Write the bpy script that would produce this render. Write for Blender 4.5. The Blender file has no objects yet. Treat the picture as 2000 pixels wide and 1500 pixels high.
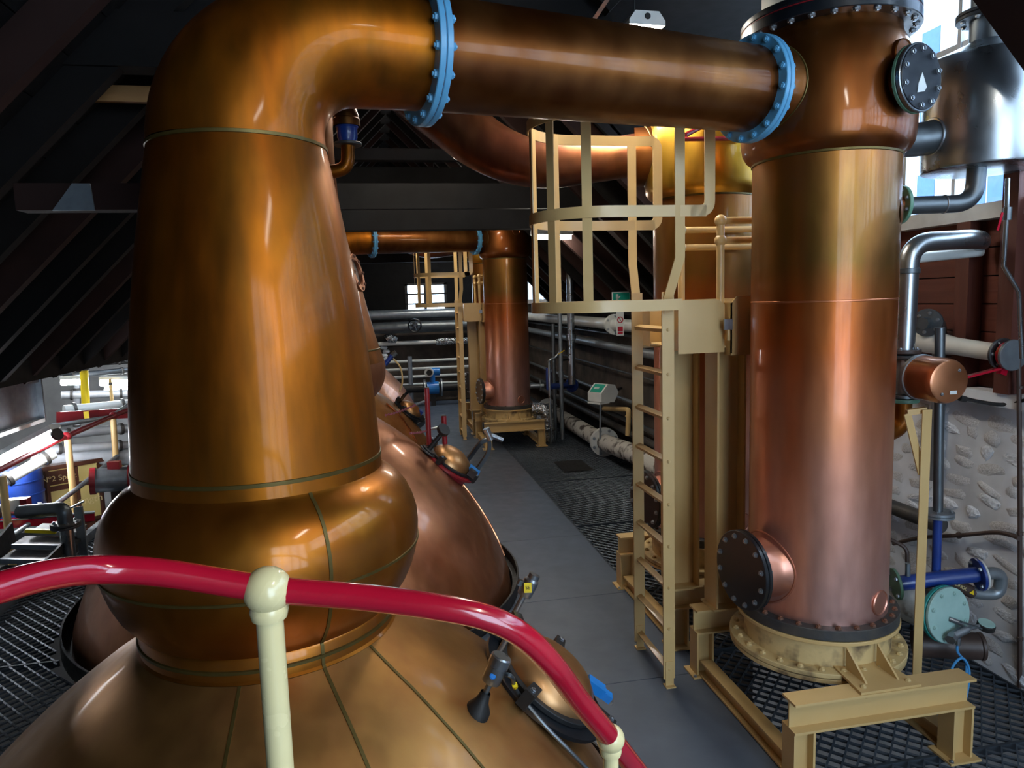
import bpy, math, random
from mathutils import Vector, Matrix, Quaternion
random.seed(7)
sc = bpy.context.scene
PI = math.pi

# ------------------------------------------------------------------ camera
FPX = 1390.0
RW = ((0.98207858, -0.050603, 0.18155162),
      (-0.18614669, -0.10958069, 0.97639207),
      (-0.02951381, -0.99268898, -0.11703643))      # world = RW @ (right, down, forward)
CAM = Vector((0, 0, 2.3))
cam_d = bpy.data.cameras.new('camera'); cam = bpy.data.objects.new('camera', cam_d)
sc.collection.objects.link(cam); sc.camera = cam
cam_d.sensor_width = 36; cam_d.lens = FPX / 2000 * 36; cam_d.clip_start = 0.05; cam_d.clip_end = 200
m3 = Matrix([[RW[i][0], -RW[i][1], -RW[i][2]] for i in range(3)])
cam.matrix_world = Matrix.Translation(CAM) @ m3.to_4x4()

# ------------------------------------------------------------------ world, exposure
w = bpy.data.worlds.new('overcast_sky'); sc.world = w; w.use_nodes = True
bg = w.node_tree.nodes['Background']; bg.inputs[0].default_value = (0.70, 0.84, 1.0, 1); bg.inputs[1].default_value = 6.5
sc.view_settings.view_transform = 'Standard'; sc.view_settings.look = 'None'
sc.view_settings.gamma = 1; sc.view_settings.use_curve_mapping = False
sc.view_settings.exposure = 0.75
sc.cycles.max_bounces = 6; sc.cycles.diffuse_bounces = 3; sc.cycles.glossy_bounces = 3; sc.cycles.transparent_max_bounces = 10; sc.cycles.adaptive_threshold = 0.025
LAMP = 42.0
for nm, loc, rot, sx, sy in (('near_window_portal', (3.62, 4.78, 3.5), (0, 90, 0), 1.45, 2.65), ('side_window_portal', (3.62, .35, 3.5), (0, 90, 0), 1.45, 5.9), ('far_window_portal', (3.62, 15.4, 3.1), (0, 90, 0), 1.6, 2.0),
                             ('end_window_portal', (1.14, 16.75, 2.4), (-90, 0, 0), .95, .7), ('rear_window_portal', (2.0, -3.12, 2.45), (90, 0, 0), 2.6, 3.5)):
    ld = bpy.data.lights.new(nm, 'AREA'); ld.shape = 'RECTANGLE'; ld.size = sx; ld.size_y = sy; ld.cycles.is_portal = True      # guides sky sampling through the panes, gives no light itself
    lo = bpy.data.objects.new(nm, ld); sc.collection.objects.link(lo); lo.location = loc; lo.rotation_euler = [math.radians(a) for a in rot]

# ------------------------------------------------------------------ helpers
def lin(h):
    h = h.lstrip('#'); c = [int(h[i:i+2], 16)/255 for i in (0, 2, 4)]
    return tuple((x/12.92 if x <= .04045 else ((x+.055)/1.055)**2.4) for x in c)
V = Vector
def at(px, py, X=None, Y=None, Z=None):
    d = V(((px-1000)/FPX, (py-750)/FPX, 1.0)); r = V([sum(RW[i][k]*d[k] for k in range(3)) for i in range(3)])
    if Y is not None: t = Y/r.y
    elif X is not None: t = X/r.x
    else: t = (Z-CAM.z)/r.z
    return CAM + r*t
def basis(n, up=None):
    n = V(n).normalized()
    u = V(up) if up else (V((0, 0, 1)) if abs(n.z) < .9 else V((0, 1, 0)))
    a = u.cross(n).normalized(); b = n.cross(a).normalized()
    return a, b, n            # a: sideways, b: up-ish, n: axis
def fillet(pts, rad, k=6):
    pts = [V(p) for p in pts]; out = [pts[0]]
    for i in range(1, len(pts)-1):
        p, q, r = pts[i-1], pts[i], pts[i+1]
        d1, d2 = (q-p), (r-q); l = min(rad, d1.length*.49, d2.length*.49)
        a, b = q-d1.normalized()*l, q+d2.normalized()*l
        for j in range(k+1):
            t = j/k; out.append(a*(1-t)**2+q*2*t*(1-t)+b*t*t)
    out.append(pts[-1]); return out
def spline(pts, k=8):
    P = [V(p) for p in pts]; P = [P[0]*2-P[1]]+P+[P[-1]*2-P[-2]]; out = []
    for i in range(1, len(P)-2):
        for j in range(k):
            t = j/k; a, b, c, d = P[i-1], P[i], P[i+1], P[i+2]
            out.append(.5*((2*b)+(c-a)*t+(2*a-5*b+4*c-d)*t*t+(3*b-a-3*c+d)*t**3))
    out.append(P[-2]); return out
class MB:
    def __init__(s): s.v = []; s.f = []
    def add(s, vs, fs):
        n = len(s.v); s.v += [V(x) for x in vs]; s.f += [tuple(i+n for i in f) for f in fs]; return s
    def obox(s, c, ax, h):
        a, b, n = [V(x).normalized() for x in ax]; c = V(c); vs = []
        for k in (-1, 1):
            for j in (-1, 1):
                for i in (-1, 1): vs.append(c+a*h[0]*i+b*h[1]*j+n*h[2]*k)
        return s.add(vs, [(0, 2, 3, 1), (4, 5, 7, 6), (0, 1, 5, 4), (2, 6, 7, 3), (0, 4, 6, 2), (1, 3, 7, 5)])
    def box(s, c, d): return s.obox(c, ((1, 0, 0), (0, 1, 0), (0, 0, 1)), [x/2 for x in d])
    def bx(s, x0, x1, y0, y1, z0, z1): return s.box(((x0+x1)/2, (y0+y1)/2, (z0+z1)/2), (x1-x0, y1-y0, z1-z0))
    def bar(s, p, q, wd, ht, up=None):
        p, q = V(p), V(q); a, b, n = basis(q-p, up); return s.obox((p+q)/2, (a, b, n), (wd/2, ht/2, (q-p).length/2))
    def ibeam(s, p, q, h, wd, tf=.012, tw=.009, up=None):
        p, q = V(p), V(q); a, b, n = basis(q-p, up); c = (p+q)/2; L = (q-p).length/2
        s.obox(c+b*(h/2-tf/2), (a, b, n), (wd/2, tf/2, L)); s.obox(c-b*(h/2-tf/2), (a, b, n), (wd/2, tf/2, L))
        return s.obox(c, (a, b, n), (tw/2, h/2-tf, L))
    def lathe(s, prof, o=(0, 0, 0), axis=(0, 0, 1), seg=48):
        a, b, n = basis(axis); o = V(o); vs = []; fs = []
        for r, t in prof:
            for i in range(seg):
                q = 2*PI*i/seg; vs.append(o+n*t+(a*math.cos(q)+b*math.sin(q))*max(r, 1e-5))
        for k in range(len(prof)-1):
            for i in range(seg):
                j = (i+1) % seg; fs.append((k*seg+i, k*seg+j, (k+1)*seg+j, (k+1)*seg+i))
        return s.add(vs, fs)
    def ring(s, o, axis, ri, ro, th, seg=48, ch=.003):
        return s.lathe([(ri, 0), (ro-ch, 0), (ro, ch), (ro, th-ch), (ro-ch, th), (ri, th), (ri, 0)], o, axis, seg)
    def disc(s, o, axis, r, th, seg=40, ch=.003):
        return s.lathe([(0, 0), (r-ch, 0), (r, ch), (r, th-ch), (r-ch, th), (0, th)], o, axis, seg)
    def cyl(s, p, q, r, r2=None, seg=20):
        p, q = V(p), V(q); L = (q-p).length; r2 = r if r2 is None else r2
        return s.lathe([(0, 0), (r, 0), (r2, L), (0, L)], p, q-p, seg)
    def tube(s, pts, r, seg=14, cap=True):
        pts = [V(p) for p in pts]; n = len(pts); rr = r if isinstance(r, (list, tuple)) else [r]*n
        T = [((pts[min(i+1, n-1)]-pts[max(i-1, 0)])).normalized() for i in range(n)]
        a, b, _ = basis(T[0]); vs = []; fs = []
        for i in range(n):
            if i:
                q = T[i-1].rotation_difference(T[i]); a = q @ a; b = q @ b
            for k in range(seg):
                t = 2*PI*k/seg; vs.append(pts[i]+(a*math.cos(t)+b*math.sin(t))*rr[i])
        for i in range(n-1):
            for k in range(seg):
                j = (k+1) % seg; fs.append((i*seg+k, i*seg+j, (i+1)*seg+j, (i+1)*seg+k))
        if cap: fs += [tuple(range(seg-1, -1, -1)), tuple((n-1)*seg+k for k in range(seg))]
        return s.add(vs, fs)
    def strip(s, pts, wd, th, wdir=(0, 0, 1)):
        """flat bar bent along pts, width along wdir"""
        pts = [V(p) for p in pts]; n = len(pts); wv = V(wdir).normalized(); vs = []; fs = []
        for i in range(n):
            t = (pts[min(i+1, n-1)]-pts[max(i-1, 0)]).normalized(); nn = t.cross(wv).normalized(); w2 = nn.cross(t).normalized()
            for a, b in ((-1, -1), (1, -1), (1, 1), (-1, 1)): vs.append(pts[i]+w2*wd/2*a+nn*th/2*b)
        for i in range(n-1):
            for k in range(4): fs.append((i*4+k, i*4+(k+1) % 4, i*4+4+(k+1) % 4, i*4+4+k))
        fs += [(3, 2, 1, 0), tuple(n*4-4+k for k in range(4))]
        return s.add(vs, fs)
    def sphere(s, o, r, seg=24, sc=(1, 1, 1)):
        return s.lathe([(r*math.sin(PI*k/12)*sc[0], -r*math.cos(PI*k/12)*sc[2]) for k in range(13)], o, (0, 0, 1), seg)
    def prism(s, poly, o, ax, th):
        """poly of (a,b) in the frame ax=(a,b,n), extruded th along n"""
        a, b, n = [V(x).normalized() for x in ax]; o = V(o); k = len(poly)
        vs = [o+a*p[0]+b*p[1] for p in poly]+[o+a*p[0]+b*p[1]+n*th for p in poly]
        return s.add(vs, [tuple(range(k-1, -1, -1)), tuple(range(k, 2*k))]+[(i, (i+1) % k, k+(i+1) % k, k+i) for i in range(k)])
    def mesh(s, name, mat, off=V((0, 0, 0)), smooth=True):
        me = bpy.data.meshes.new(name); me.from_pydata([tuple(x-off) for x in s.v], [], s.f); me.update()
        if smooth:
            me.polygons.foreach_set('use_smooth', [True]*len(me.polygons)); me.set_sharp_from_angle(angle=math.radians(36))
        me.materials.append(mat); return me
WL = {}
def link(o, loc, parent=None):
    sc.collection.objects.link(o); WL[o.name] = V(loc)
    if parent is not None:
        o.parent = parent; o.location = V(loc)-WL[parent.name]
    else: o.location = loc
    return o
def tag(o, label=None, cat=None, group=None, kind=None):
    for k, v in (('label', label), ('category', cat), ('group', group), ('kind', kind)):
        if v: o[k] = v
    return o
def thing(name, loc, label, cat, group=None):
    return tag(link(bpy.data.objects.new(name, None), loc), label, cat, group)
def part(name, mb, mat, parent=None, label=None, kind=None, smooth=True):
    lo = V([min(p[i] for p in mb.v) for i in range(3)]); hi = V([max(p[i] for p in mb.v) for i in range(3)])
    c = (lo+hi)/2
    if parent is None: c.z = lo.z
    o = bpy.data.objects.new(name, mb.mesh(name, mat, c, smooth)); link(o, c, parent)
    return tag(o, label, kind=kind)
def single(name, mb, mat, label, cat, group=None, kind=None):
    return tag(part(name, mb, mat), label, cat, group, kind)
BM = {}
def bolt_at(parent, p, axis, size, mat, L=None, name='bolt'):
    key = (round(size, 4), mat.name, L, name)
    if key not in BM:
        h = size*.75 if L is None else L; mb = MB()
        mb.lathe([(size*1.05, 0), (size*1.05, size*.16), (0, size*.16)], seg=12)
        mb.lathe([(0, 0), (size*.95, 0), (size*.95, h*.85), (size*.8, h), (0, h)], seg=6)
        mb.lathe([(0, h), (size*.5, h), (size*.5, h*1.45), (0, h*1.5)], seg=8)
        BM[key] = mb.mesh(name, mat)
    o = bpy.data.objects.new(name, BM[key]); link(o, p, parent)
    o.rotation_mode = 'QUATERNION'; o.rotation_quaternion = V((0, 0, 1)).rotation_difference(V(axis).normalized()); return o
def bolts(parent, o, axis, rad, n, size, mat, ph=0., head=None, L=None):
    a, b, nn = basis(axis)
    for i in range(n):
        q = 2*PI*(i+ph)/n; bolt_at(parent, V(o)+(a*math.cos(q)+b*math.sin(q))*rad, head or axis, size, mat, L)
def text(name, s, o, ax, h, mat, parent, th=.0015):
    cu = bpy.data.curves.new(name, 'FONT'); cu.body = s; cu.size = h; cu.extrude = th; cu.align_x = 'CENTER'; cu.align_y = 'CENTER'
    t = bpy.data.objects.new(name, cu); sc.collection.objects.link(t)
    dg = bpy.context.evaluated_depsgraph_get(); me = bpy.data.meshes.new_from_object(t.evaluated_get(dg))
    bpy.data.objects.remove(t); me.materials.clear(); me.materials.append(mat)
    a, b, n = [V(x).normalized() for x in ax]
    ob = bpy.data.objects.new(name, me); link(ob, o, parent)
    ob.rotation_mode = 'QUATERNION'; ob.rotation_quaternion = Matrix((a, b, n)).transposed().to_quaternion(); return ob

# ------------------------------------------------------------------ materials
def newmat(name):
    m = bpy.data.materials.new(name); m.use_nodes = True; nt = m.node_tree; return m, nt, nt.nodes['Principled BSDF']
def mixcol(nt, fac, a, b):
    n = nt.nodes.new('ShaderNodeMix'); n.data_type = 'RGBA'
    if hasattr(fac, 'is_linked') or hasattr(fac, 'links'): nt.links.new(fac, n.inputs[0])
    else: n.inputs[0].default_value = fac
    for i, c in ((6, a), (7, b)):
        if hasattr(c, 'links'): nt.links.new(c, n.inputs[i])
        else: n.inputs[i].default_value = (*c, 1)
    return n.outputs[2]
def noise(nt, scale, stretch=(1, 1, 1), detail=3, rough=.5, lo=.25, hi=.75):
    tc = nt.nodes.new('ShaderNodeTexCoord'); mp = nt.nodes.new('ShaderNodeMapping'); mp.inputs['Scale'].default_value = stretch
    nz = nt.nodes.new('ShaderNodeTexNoise'); nz.inputs['Scale'].default_value = scale; nz.inputs['Detail'].default_value = detail
    nz.inputs['Roughness'].default_value = rough
    mr = nt.nodes.new('ShaderNodeMapRange'); mr.inputs['From Min'].default_value = lo; mr.inputs['From Max'].default_value = hi
    nt.links.new(tc.outputs['Object'], mp.inputs['Vector']); nt.links.new(mp.outputs[0], nz.inputs['Vector']); nt.links.new(nz.outputs['Fac'], mr.inputs['Value'])
    return mr.outputs[0]
def M(name, hexc, rough=.5, metal=0., hex2=None, scale=6, stretch=(1, 1, 1), bump=0., coat=0., lo=.25, hi=.75, rvar=.07, spec=None):
    m, nt, p = newmat(name); c = lin(hexc); c2 = lin(hex2) if hex2 else tuple(x*.8 for x in c)
    nz = noise(nt, scale, stretch, lo=lo, hi=hi)
    nt.links.new(mixcol(nt, nz, c, c2), p.inputs['Base Color']); p.inputs['Metallic'].default_value = metal
    mr = nt.nodes.new('ShaderNodeMapRange'); mr.inputs['To Min'].default_value = max(.03, rough-rvar); mr.inputs['To Max'].default_value = min(1, rough+rvar)
    nt.links.new(noise(nt, scale*2.3, stretch), mr.inputs['Value']); nt.links.new(mr.outputs[0], p.inputs['Roughness'])
    p.inputs['Coat Weight'].default_value = coat; p.inputs['Coat Roughness'].default_value = .08
    if spec is not None: p.inputs['Specular IOR Level'].default_value = spec
    if bump:
        b = nt.nodes.new('ShaderNodeBump'); b.inputs['Strength'].default_value = bump; b.inputs['Distance'].default_value = .02
        nt.links.new(noise(nt, scale*1.7, stretch, lo=.2, hi=.8), b.inputs['Height']); nt.links.new(b.outputs[0], p.inputs['Normal'])
    return m
def copper(name, stops, zlen=1., rough=.3, stretch=(7, 7, 1.2), dark='7a3a10', coat=.35, amt=.45, metal=.9, patch_hex='d99a55'):
    """lacquered copper: a tarnish ramp along the object's own height plus vertical streaks and cloudy patches"""
    m, nt, p = newmat(name)
    tc = nt.nodes.new('ShaderNodeTexCoord'); sx = nt.nodes.new('ShaderNodeSeparateXYZ'); nt.links.new(tc.outputs['Object'], sx.inputs[0])
    mr = nt.nodes.new('ShaderNodeMapRange'); mr.inputs['From Min'].default_value = -zlen/2; mr.inputs['From Max'].default_value = zlen/2
    nt.links.new(sx.outputs['Z'], mr.inputs['Value'])
    wob = nt.nodes.new('ShaderNodeMath'); wob.operation = 'MULTIPLY_ADD'; nt.links.new(noise(nt, 2.2, (1, 1, .6), lo=0, hi=1), wob.inputs[0]); wob.inputs[1].default_value = .10; nt.links.new(mr.outputs[0], wob.inputs[2])
    sub = nt.nodes.new('ShaderNodeMath'); sub.operation = 'SUBTRACT'; nt.links.new(wob.outputs[0], sub.inputs[0]); sub.inputs[1].default_value = .05
    cr = nt.nodes.new('ShaderNodeValToRGB'); nt.links.new(sub.outputs[0], cr.inputs[0]); e = cr.color_ramp.elements
    e[0].position = stops[0][0]; e[0].color = (*lin(stops[0][1]), 1); e[1].position = stops[-1][0]; e[1].color = (*lin(stops[-1][1]), 1)
    for t, h in stops[1:-1]: x = e.new(t); x.color = (*lin(h), 1)
    c = cr.outputs[0]
    f1 = nt.nodes.new('ShaderNodeMath'); f1.operation = 'MULTIPLY'; nt.links.new(noise(nt, 1.6, stretch, detail=3, lo=.36, hi=.72), f1.inputs[0]); f1.inputs[1].default_value = amt
    c = mixcol(nt, f1.outputs[0], c, lin(dark))
    f2 = nt.nodes.new('ShaderNodeMath'); f2.operation = 'MULTIPLY'; nt.links.new(noise(nt, 3.1, (1, 1, .6), detail=3, lo=.4, hi=.75), f2.inputs[0]); f2.inputs[1].default_value = amt*.5
    c = mixcol(nt, f2.outputs[0], c, lin(patch_hex))  # cloudy patches in a warmer tone of the copper itself
    f3 = nt.nodes.new('ShaderNodeMath'); f3.operation = 'MULTIPLY'; nt.links.new(noise(nt, 14, (1, 1, .35), detail=4, lo=.3, hi=.75), f3.inputs[0]); f3.inputs[1].default_value = amt*.7
    c = mixcol(nt, f3.outputs[0], c, lin(dark))
    nt.links.new(c, p.inputs['Base Color']); p.inputs['Metallic'].default_value = metal
    mr2 = nt.nodes.new('ShaderNodeMapRange'); mr2.inputs['To Min'].default_value = rough-.02; mr2.inputs['To Max'].default_value = rough+.13
    nt.links.new(noise(nt, 4, (3, 3, 1)), mr2.inputs['Value']); nt.links.new(mr2.outputs[0], p.inputs['Roughness'])
    p.inputs['Coat Weight'].default_value = coat; p.inputs['Coat Roughness'].default_value = .09
    b = nt.nodes.new('ShaderNodeBump'); b.inputs['Strength'].default_value = .05; b.inputs['Distance'].default_value = .02
    nt.links.new(noise(nt, 9, (1, 1, .5), lo=.2, hi=.8), b.inputs['Height']); nt.links.new(b.outputs[0], p.inputs['Normal'])
    return m
def emit(name, hexc, s):
    m, nt, p = newmat(name); p.inputs['Base Color'].default_value = (.9, .9, .9, 1)
    p.inputs['Emission Color'].default_value = (*lin(hexc), 1); p.inputs['Emission Strength'].default_value = s; return m
def glass(name, tint=(.93, .97, 1)):
    m, nt, p = newmat(name); nt.nodes.remove(p); o = nt.nodes['Material Output']
    a = nt.nodes.new('ShaderNodeBsdfTransparent'); a.inputs[0].default_value = (*tint, 1); g = nt.nodes.new('ShaderNodeBsdfGlossy'); g.inputs['Roughness'].default_value = .03
    x = nt.nodes.new('ShaderNodeMixShader'); x.inputs[0].default_value = .07
    nt.links.new(a.outputs[0], x.inputs[1]); nt.links.new(g.outputs[0], x.inputs[2]); nt.links.new(x.outputs[0], o.inputs[0]); return m

CU_NECK = copper('amber_copper', [(0, 'a05a10'), (.5, 'a5560c'), (1, '944a08')], 1.2, rough=.4, coat=.14, stretch=(6, 6, .8), dark='5a360c', amt=.65, patch_hex='bd7a18')
CU_BULB = copper('bulb_copper', [(0, '965614'), (.5, 'a4621a'), (1, '9c5a14')], .6, rough=.33, coat=.35, patch_hex='c89430', stretch=(2, 2, 4))
CU_POT = copper('pot_copper', [(0, 'ac8260'), (.6, 'ae8458'), (1, 'a87a42')], 1.2, rough=.38, stretch=(5, 5, 3), dark='8a5a35', coat=.15)
CU_PINK = copper('rosy_copper', [(0, 'b2754f'), (.5, 'b97a58'), (1, 'b07858')], 1.4, rough=.33, stretch=(4, 4, 2), dark='8a5238')
CU_ARM = copper('brown_copper', [(0, '542a08'), (.5, '5e300a'), (1, '542808')], .5, rough=.38, coat=.25, stretch=(2, 2, 6), dark='5a2e0c', amt=.5)
CU_DARK = copper('dull_red_copper', [(0, '7c452f'), (.5, '87503a'), (1, '7c4632')], .5, rough=.36, dark='4a2a1e', amt=.5)
CU_COND = copper('heat_tinted_copper', [(0, 'e8b8ae'), (.22, 'dfa593'), (.42, 'cc8460'), (.6, 'b05a26'), (.69, '98501c'), (.77, '735422'), (.9, '7e5a22'), (1, '8a5a24')], 2.34, rough=.36, stretch=(6, 6, .8), dark='8a4a30', amt=.3, coat=.25)
CU_ROSE = copper('rose_copper', [(0, 'd89a88'), (1, 'd6937e')], .4, rough=.36, dark='9a5a44', amt=.3)
CU_HEAD = copper('head_copper', [(0, '6e3a12'), (.5, '733e16'), (1, '683c14')], .6, rough=.36)
CU_GOLD = copper('golden_copper', [(0, 'b88a2a'), (.5, 'c79a2e'), (1, 'c0902a')], .6, rough=.3, dark='8a6018')
SEAM = M('brazed_seam', '55471f', .45, .7, '63532a', 12)
BLUE = M('sky_blue_paint', '5fa3c8', .38, 0, '4f90b8', 9, bump=.05, coat=.2)
CREAM = M('buff_paint', 'd0b078', .42, 0, 'c6a46a', 3, coat=.12, bump=.02)
CREAM_D = M('weathered_buff_paint', 'cdb27c', .6, 0, '6e5a40', 9, lo=.52, hi=.72, bump=.15)
IVORY = M('ivory_gloss_paint', 'e6d8a4', .25, 0, 'e0d09a', 5, coat=.5)
RED = M('crimson_gloss_paint', 'b4122c', .2, 0, 'a30f28', 4, coat=.8)
RED_D = M('dark_red_paint', '8a1b22', .4, 0, '761720', 6, coat=.2)
BLACK = M('black_gloss_paint', '0d1014', .35, 0, '15191f', 8, coat=.2)
BLACKM = M('black_matt_iron', '1c1e21', .55, .3, '2a2826', 10, bump=.1)
RUST = M('rusty_bolt', '8a5236', .7, .2, '5a4a40', 30, bump=.2)
GREYFL = M('dirty_dark_flange', '3a3d42', .5, .4, '56524c', 9, bump=.15)
ZINC = M('zinc_bolt', 'aeb4ba', .35, .9, '8a9096', 20)
STEEL = M('brushed_steel', 'a2a8ad', .3, .95, '9aa0a5', 4)
STEEL_D = M('dull_steel', '70767a', .42, .85, '5e6468', 6)
GALV = M('galvanised_steel', '9aa2a8', .4, .75, '868e95', 14)
WHITE = M('white_enamel', 'd8dad6', .35, 0, 'c4c8c6', 5, coat=.2)
LAG = M('flaking_white_lagging', 'b9b6ae', .8, 0, '4a423c', 7, lo=.5, hi=.62, bump=.4)
FOIL = M('crumpled_foil', 'c8ccd0', .25, .95, '8e949a', 14, bump=.9)
GREEN = M('sage_green_paint', '5f8a72', .45, 0, '557d68', 8)
MINT = M('mint_painted_steel', 'a9c9c2', .5, 0, '8fb3ae', 6, bump=.08)
TEAL = M('teal_gasket', '2f9a94', .5)
NAVY = M('blue_pipe_paint', '1f3f8f', .35, 0, '19357c', 8, coat=.3, bump=.05)
BRIGHTBLUE = M('bright_blue_plastic', '1f7fd0', .35, 0, '1a70ba', 8, coat=.2)
YELLOW = M('yellow_plastic', 'e8c800', .5, 0, 'dcbc00', 6)
HOSEBLUE = M('blue_hose', '4a9ad8', .4)
BROWN = M('brown_pipe_paint', '4a3a34', .5, 0, '3e302b', 6)
CHAIN = M('red_plastic_chain', '7a1f2c', .5)
RUBBER = M('charcoal_rubber_plate', '505a68', .45, 0, '454e5b', 3, bump=.12, rvar=.08)
GRATE = M('dark_expanded_metal', '4c555f', .42, .45, '363d45', 5)
VOID = M('shade_dark_floor', '0c0c0d', .9)  # near-black colour stands for the darkness below the grating
WOODK = M('blackened_roof_timber', '080706', .8, 0, '100c0a', 2.5, bump=.15, spec=.25)
WOODB = M('blackened_boards', '060505', .85, 0, '0c0a09', 4, bump=.1, spec=.2)
WOODR = M('red_brown_rafter', '20110d', .75, 0, '2b1712', 3, bump=.12, spec=.25)
WOODP = M('pale_new_timber', 'a07848', .6, 0, '8a6238', 3, stretch=(.4, 6, 6), bump=.05)
PLANK = M('red_stained_plank', '6a3426', .6, 0, '54281e', 3, stretch=(6, .5, 6), bump=.12)
STUD = M('dark_red_stud', '4a231b', .6, 0, '5c2e22', 3, stretch=(5, 5, .5), bump=.1)
LIME = M('limewashed_rubble', 'e2e8f0', .85, 0, 'b0b4ba', 2.2, bump=.6, lo=.45, hi=.75)
STONE = M('limewashed_stone', 'eef0f4', .6, 0, 'b8b8b8', 9, bump=.5)
OLDWALL = M('sooty_stone_wall', '5a4f46', .9, 0, '231f1c', 3, bump=.8)
GREYWALL = M('grey_painted_hall_wall', 'a8a9a8', .8, 0, '8e908f', 3)
WFRAME = M('white_window_paint', 'c9cdd0', .5, 0, 'b0b4b6', 8)
MAHOG = M('mahogany_panel', '5a3424', .35, 0, '442619', 3, stretch=(4, 4, .6), coat=.3)
GILT = M('cream_gilt_panel', 'c9b878', .4, 0, 'b8a25e', 4)
GOLDT = M('gold_lettering', 'e6d49a', .35, .3)
GLASS = glass('window_glass')
TUBEL = emit('fluorescent_diffuser', 'fff6e6', LAMP)
TUBEH = emit('hall_fluorescent_tube', 'f4f8ff', 40.0)
EXITG = M('exit_green', '17a08a', .4)
HOUSE = M('pale_render', 'cdd6e0', .8); HPANE = M('sky_blue_painted_pane', '28508c', .6)  # pane blue imitates reflected sky, the surface itself is matt

# ------------------------------------------------------------------ profiles of the two still shapes
SA = dict(c=(-.435, 2.65), neck=[(.425, 1.715), (.4225, 1.76), (.412, 1.95), (.40, 2.1), (.385, 2.25), (.368, 2.38), (.35, 2.5), (.328, 2.63), (.305, 2.76), (.29, 2.84)],
          bulb=[(.425, 1.715), (.435, 1.702), (.46, 1.687), (.49, 1.66), (.515, 1.628), (.534, 1.585), (.546, 1.54), (.549, 1.495), (.546, 1.45), (.538, 1.40), (.523, 1.35), (.5, 1.3), (.473, 1.262), (.452, 1.236), (.44, 1.222)],
          waist=[(.44, 1.222), (.444, 1.215), (.444, 1.15), (.452, 1.142)],
          pot=[(.45, 1.14), (.48, 1.118), (.55, 1.07), (.62, 1.025), (.7, .966), (.8, .888), (.9, .80), (1.0, .705), (1.1, .597), (1.2, .47), (1.3, .32), (1.36, .2), (1.41, .05), (1.44, -.15), (1.44, -.5)])
SB = dict(c=(-.66, 5.8), neck=[(.70, 1.85), (.67, 1.95), (.64, 2.05), (.6, 2.22), (.56, 2.4), (.515, 2.58), (.47, 2.76), (.435, 2.95), (.41, 3.15), (.4, 3.35)],
          bulb=[(.70, 1.85), (.707, 1.8), (.705, 1.74), (.69, 1.68), (.66, 1.62), (.62, 1.575), (.58, 1.545), (.56, 1.53)],
          waist=[(.56, 1.53), (.563, 1.52), (.563, 1.43), (.57, 1.42)],
          pot=[(.565, 1.42), (.62, 1.38), (.75, 1.285), (.88, 1.18), (1.0, 1.075), (1.15, .925), (1.3, .76), (1.42, .58), (1.53, .38), (1.6, .2), (1.64, .08), (1.66, -.1), (1.66, -.5)])
OFF = (-.245, 7.95)
def potz(S, r):
    P = S['waist']+S['pot']
    for (r0, z0), (r1, z1) in zip(P, P[1:]):
        if r0 <= r <= r1 and r1 > r0: return z0+(z1-z0)*(r-r0)/(r1-r0)
    return P[-1][1] if r > P[-1][0] else P[0][1]
def pot_point(S, r, deg, lift=0):
    q = math.radians(deg); e = .02; sl = (potz(S, r+e)-potz(S, r-e))/(2*e); n = V((-sl*math.cos(q), -sl*math.sin(q), 1)).normalized()
    return V((S['c'][0]+r*math.cos(q), S['c'][1]+r*math.sin(q), potz(S, r)))+n*lift, n
def hit(S, px, py):
    d = (at(px, py, Y=1)-CAM); best = None
    for k in range(150, 1400):
        p = CAM+d*(k*.01); r = math.hypot(p.x-S['c'][0], p.y-S['c'][1])
        if S['pot'][0][0] < r < S['pot'][-1][0]:
            g = p.z-potz(S, r)
            if best is None or g < best[0]: best = (g, p, r)
            if g < 0: break
    g, p, r = best; deg = math.degrees(math.atan2(p.y-S['c'][1], p.x-S['c'][0])); return pot_point(S, r, deg)+(r, deg)
CIRC = [(SA['c'], 1.5), (SB['c'], 1.72), ((SA['c'][0]+OFF[0], SA['c'][1]+OFF[1]), 1.5), ((SB['c'][0]+OFF[0], SB['c'][1]+OFF[1]), 1.72)]
def inside(x, y, g=0): return any(math.hypot(x-c[0], y-c[1]) < r+g for c, r in CIRC)

# ================================================================== STRUCTURE
# ---- floor
fl = tag(link(bpy.data.objects.new('floor', None), (0, 0, 0)), 'dark steel and rubber floor of the still house', None, kind='structure')
def edge_x(y):
    x = -.5
    for c, r in CIRC:
        if abs(y-c[1]) < r: x = max(x, c[0]+math.sqrt(r*r-(y-c[1])**2))
    return x
ys = [1.25, 2.6, 3.85, 5.1, 6.5, 8.2, 10.2, 12.4, 14.6, 16.6]
for y0, y1 in zip(ys, ys[1:]):
    mb = MB(); n = 14; top = []
    for k in range(n+1):
        y = y0+.003+(y1-y0-.006)*k/n; top.append((edge_x(y), y))
    xr = 1.86
    vs = [(x, y, .004) for x, y in top]+[(xr, y, .004) for x, y in top]+[(x, y, -.03) for x, y in top]+[(xr, y, -.03) for x, y in top]
    m = n+1; fs = [(i, m+i, m+i+1, i+1) for i in range(n)]+[(i, i+1, 2*m+i+1, 2*m+i) for i in range(n)]+[(m+i, 3*m+i, 3*m+i+1, m+i+1) for i in range(n)]+[(0, 2*m, 3*m, m), (n, m+n, 3*m+n, 2*m+n)]
    part('walkway_plate', mb.add(vs, fs), RUBBER, fl, smooth=False)
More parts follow.
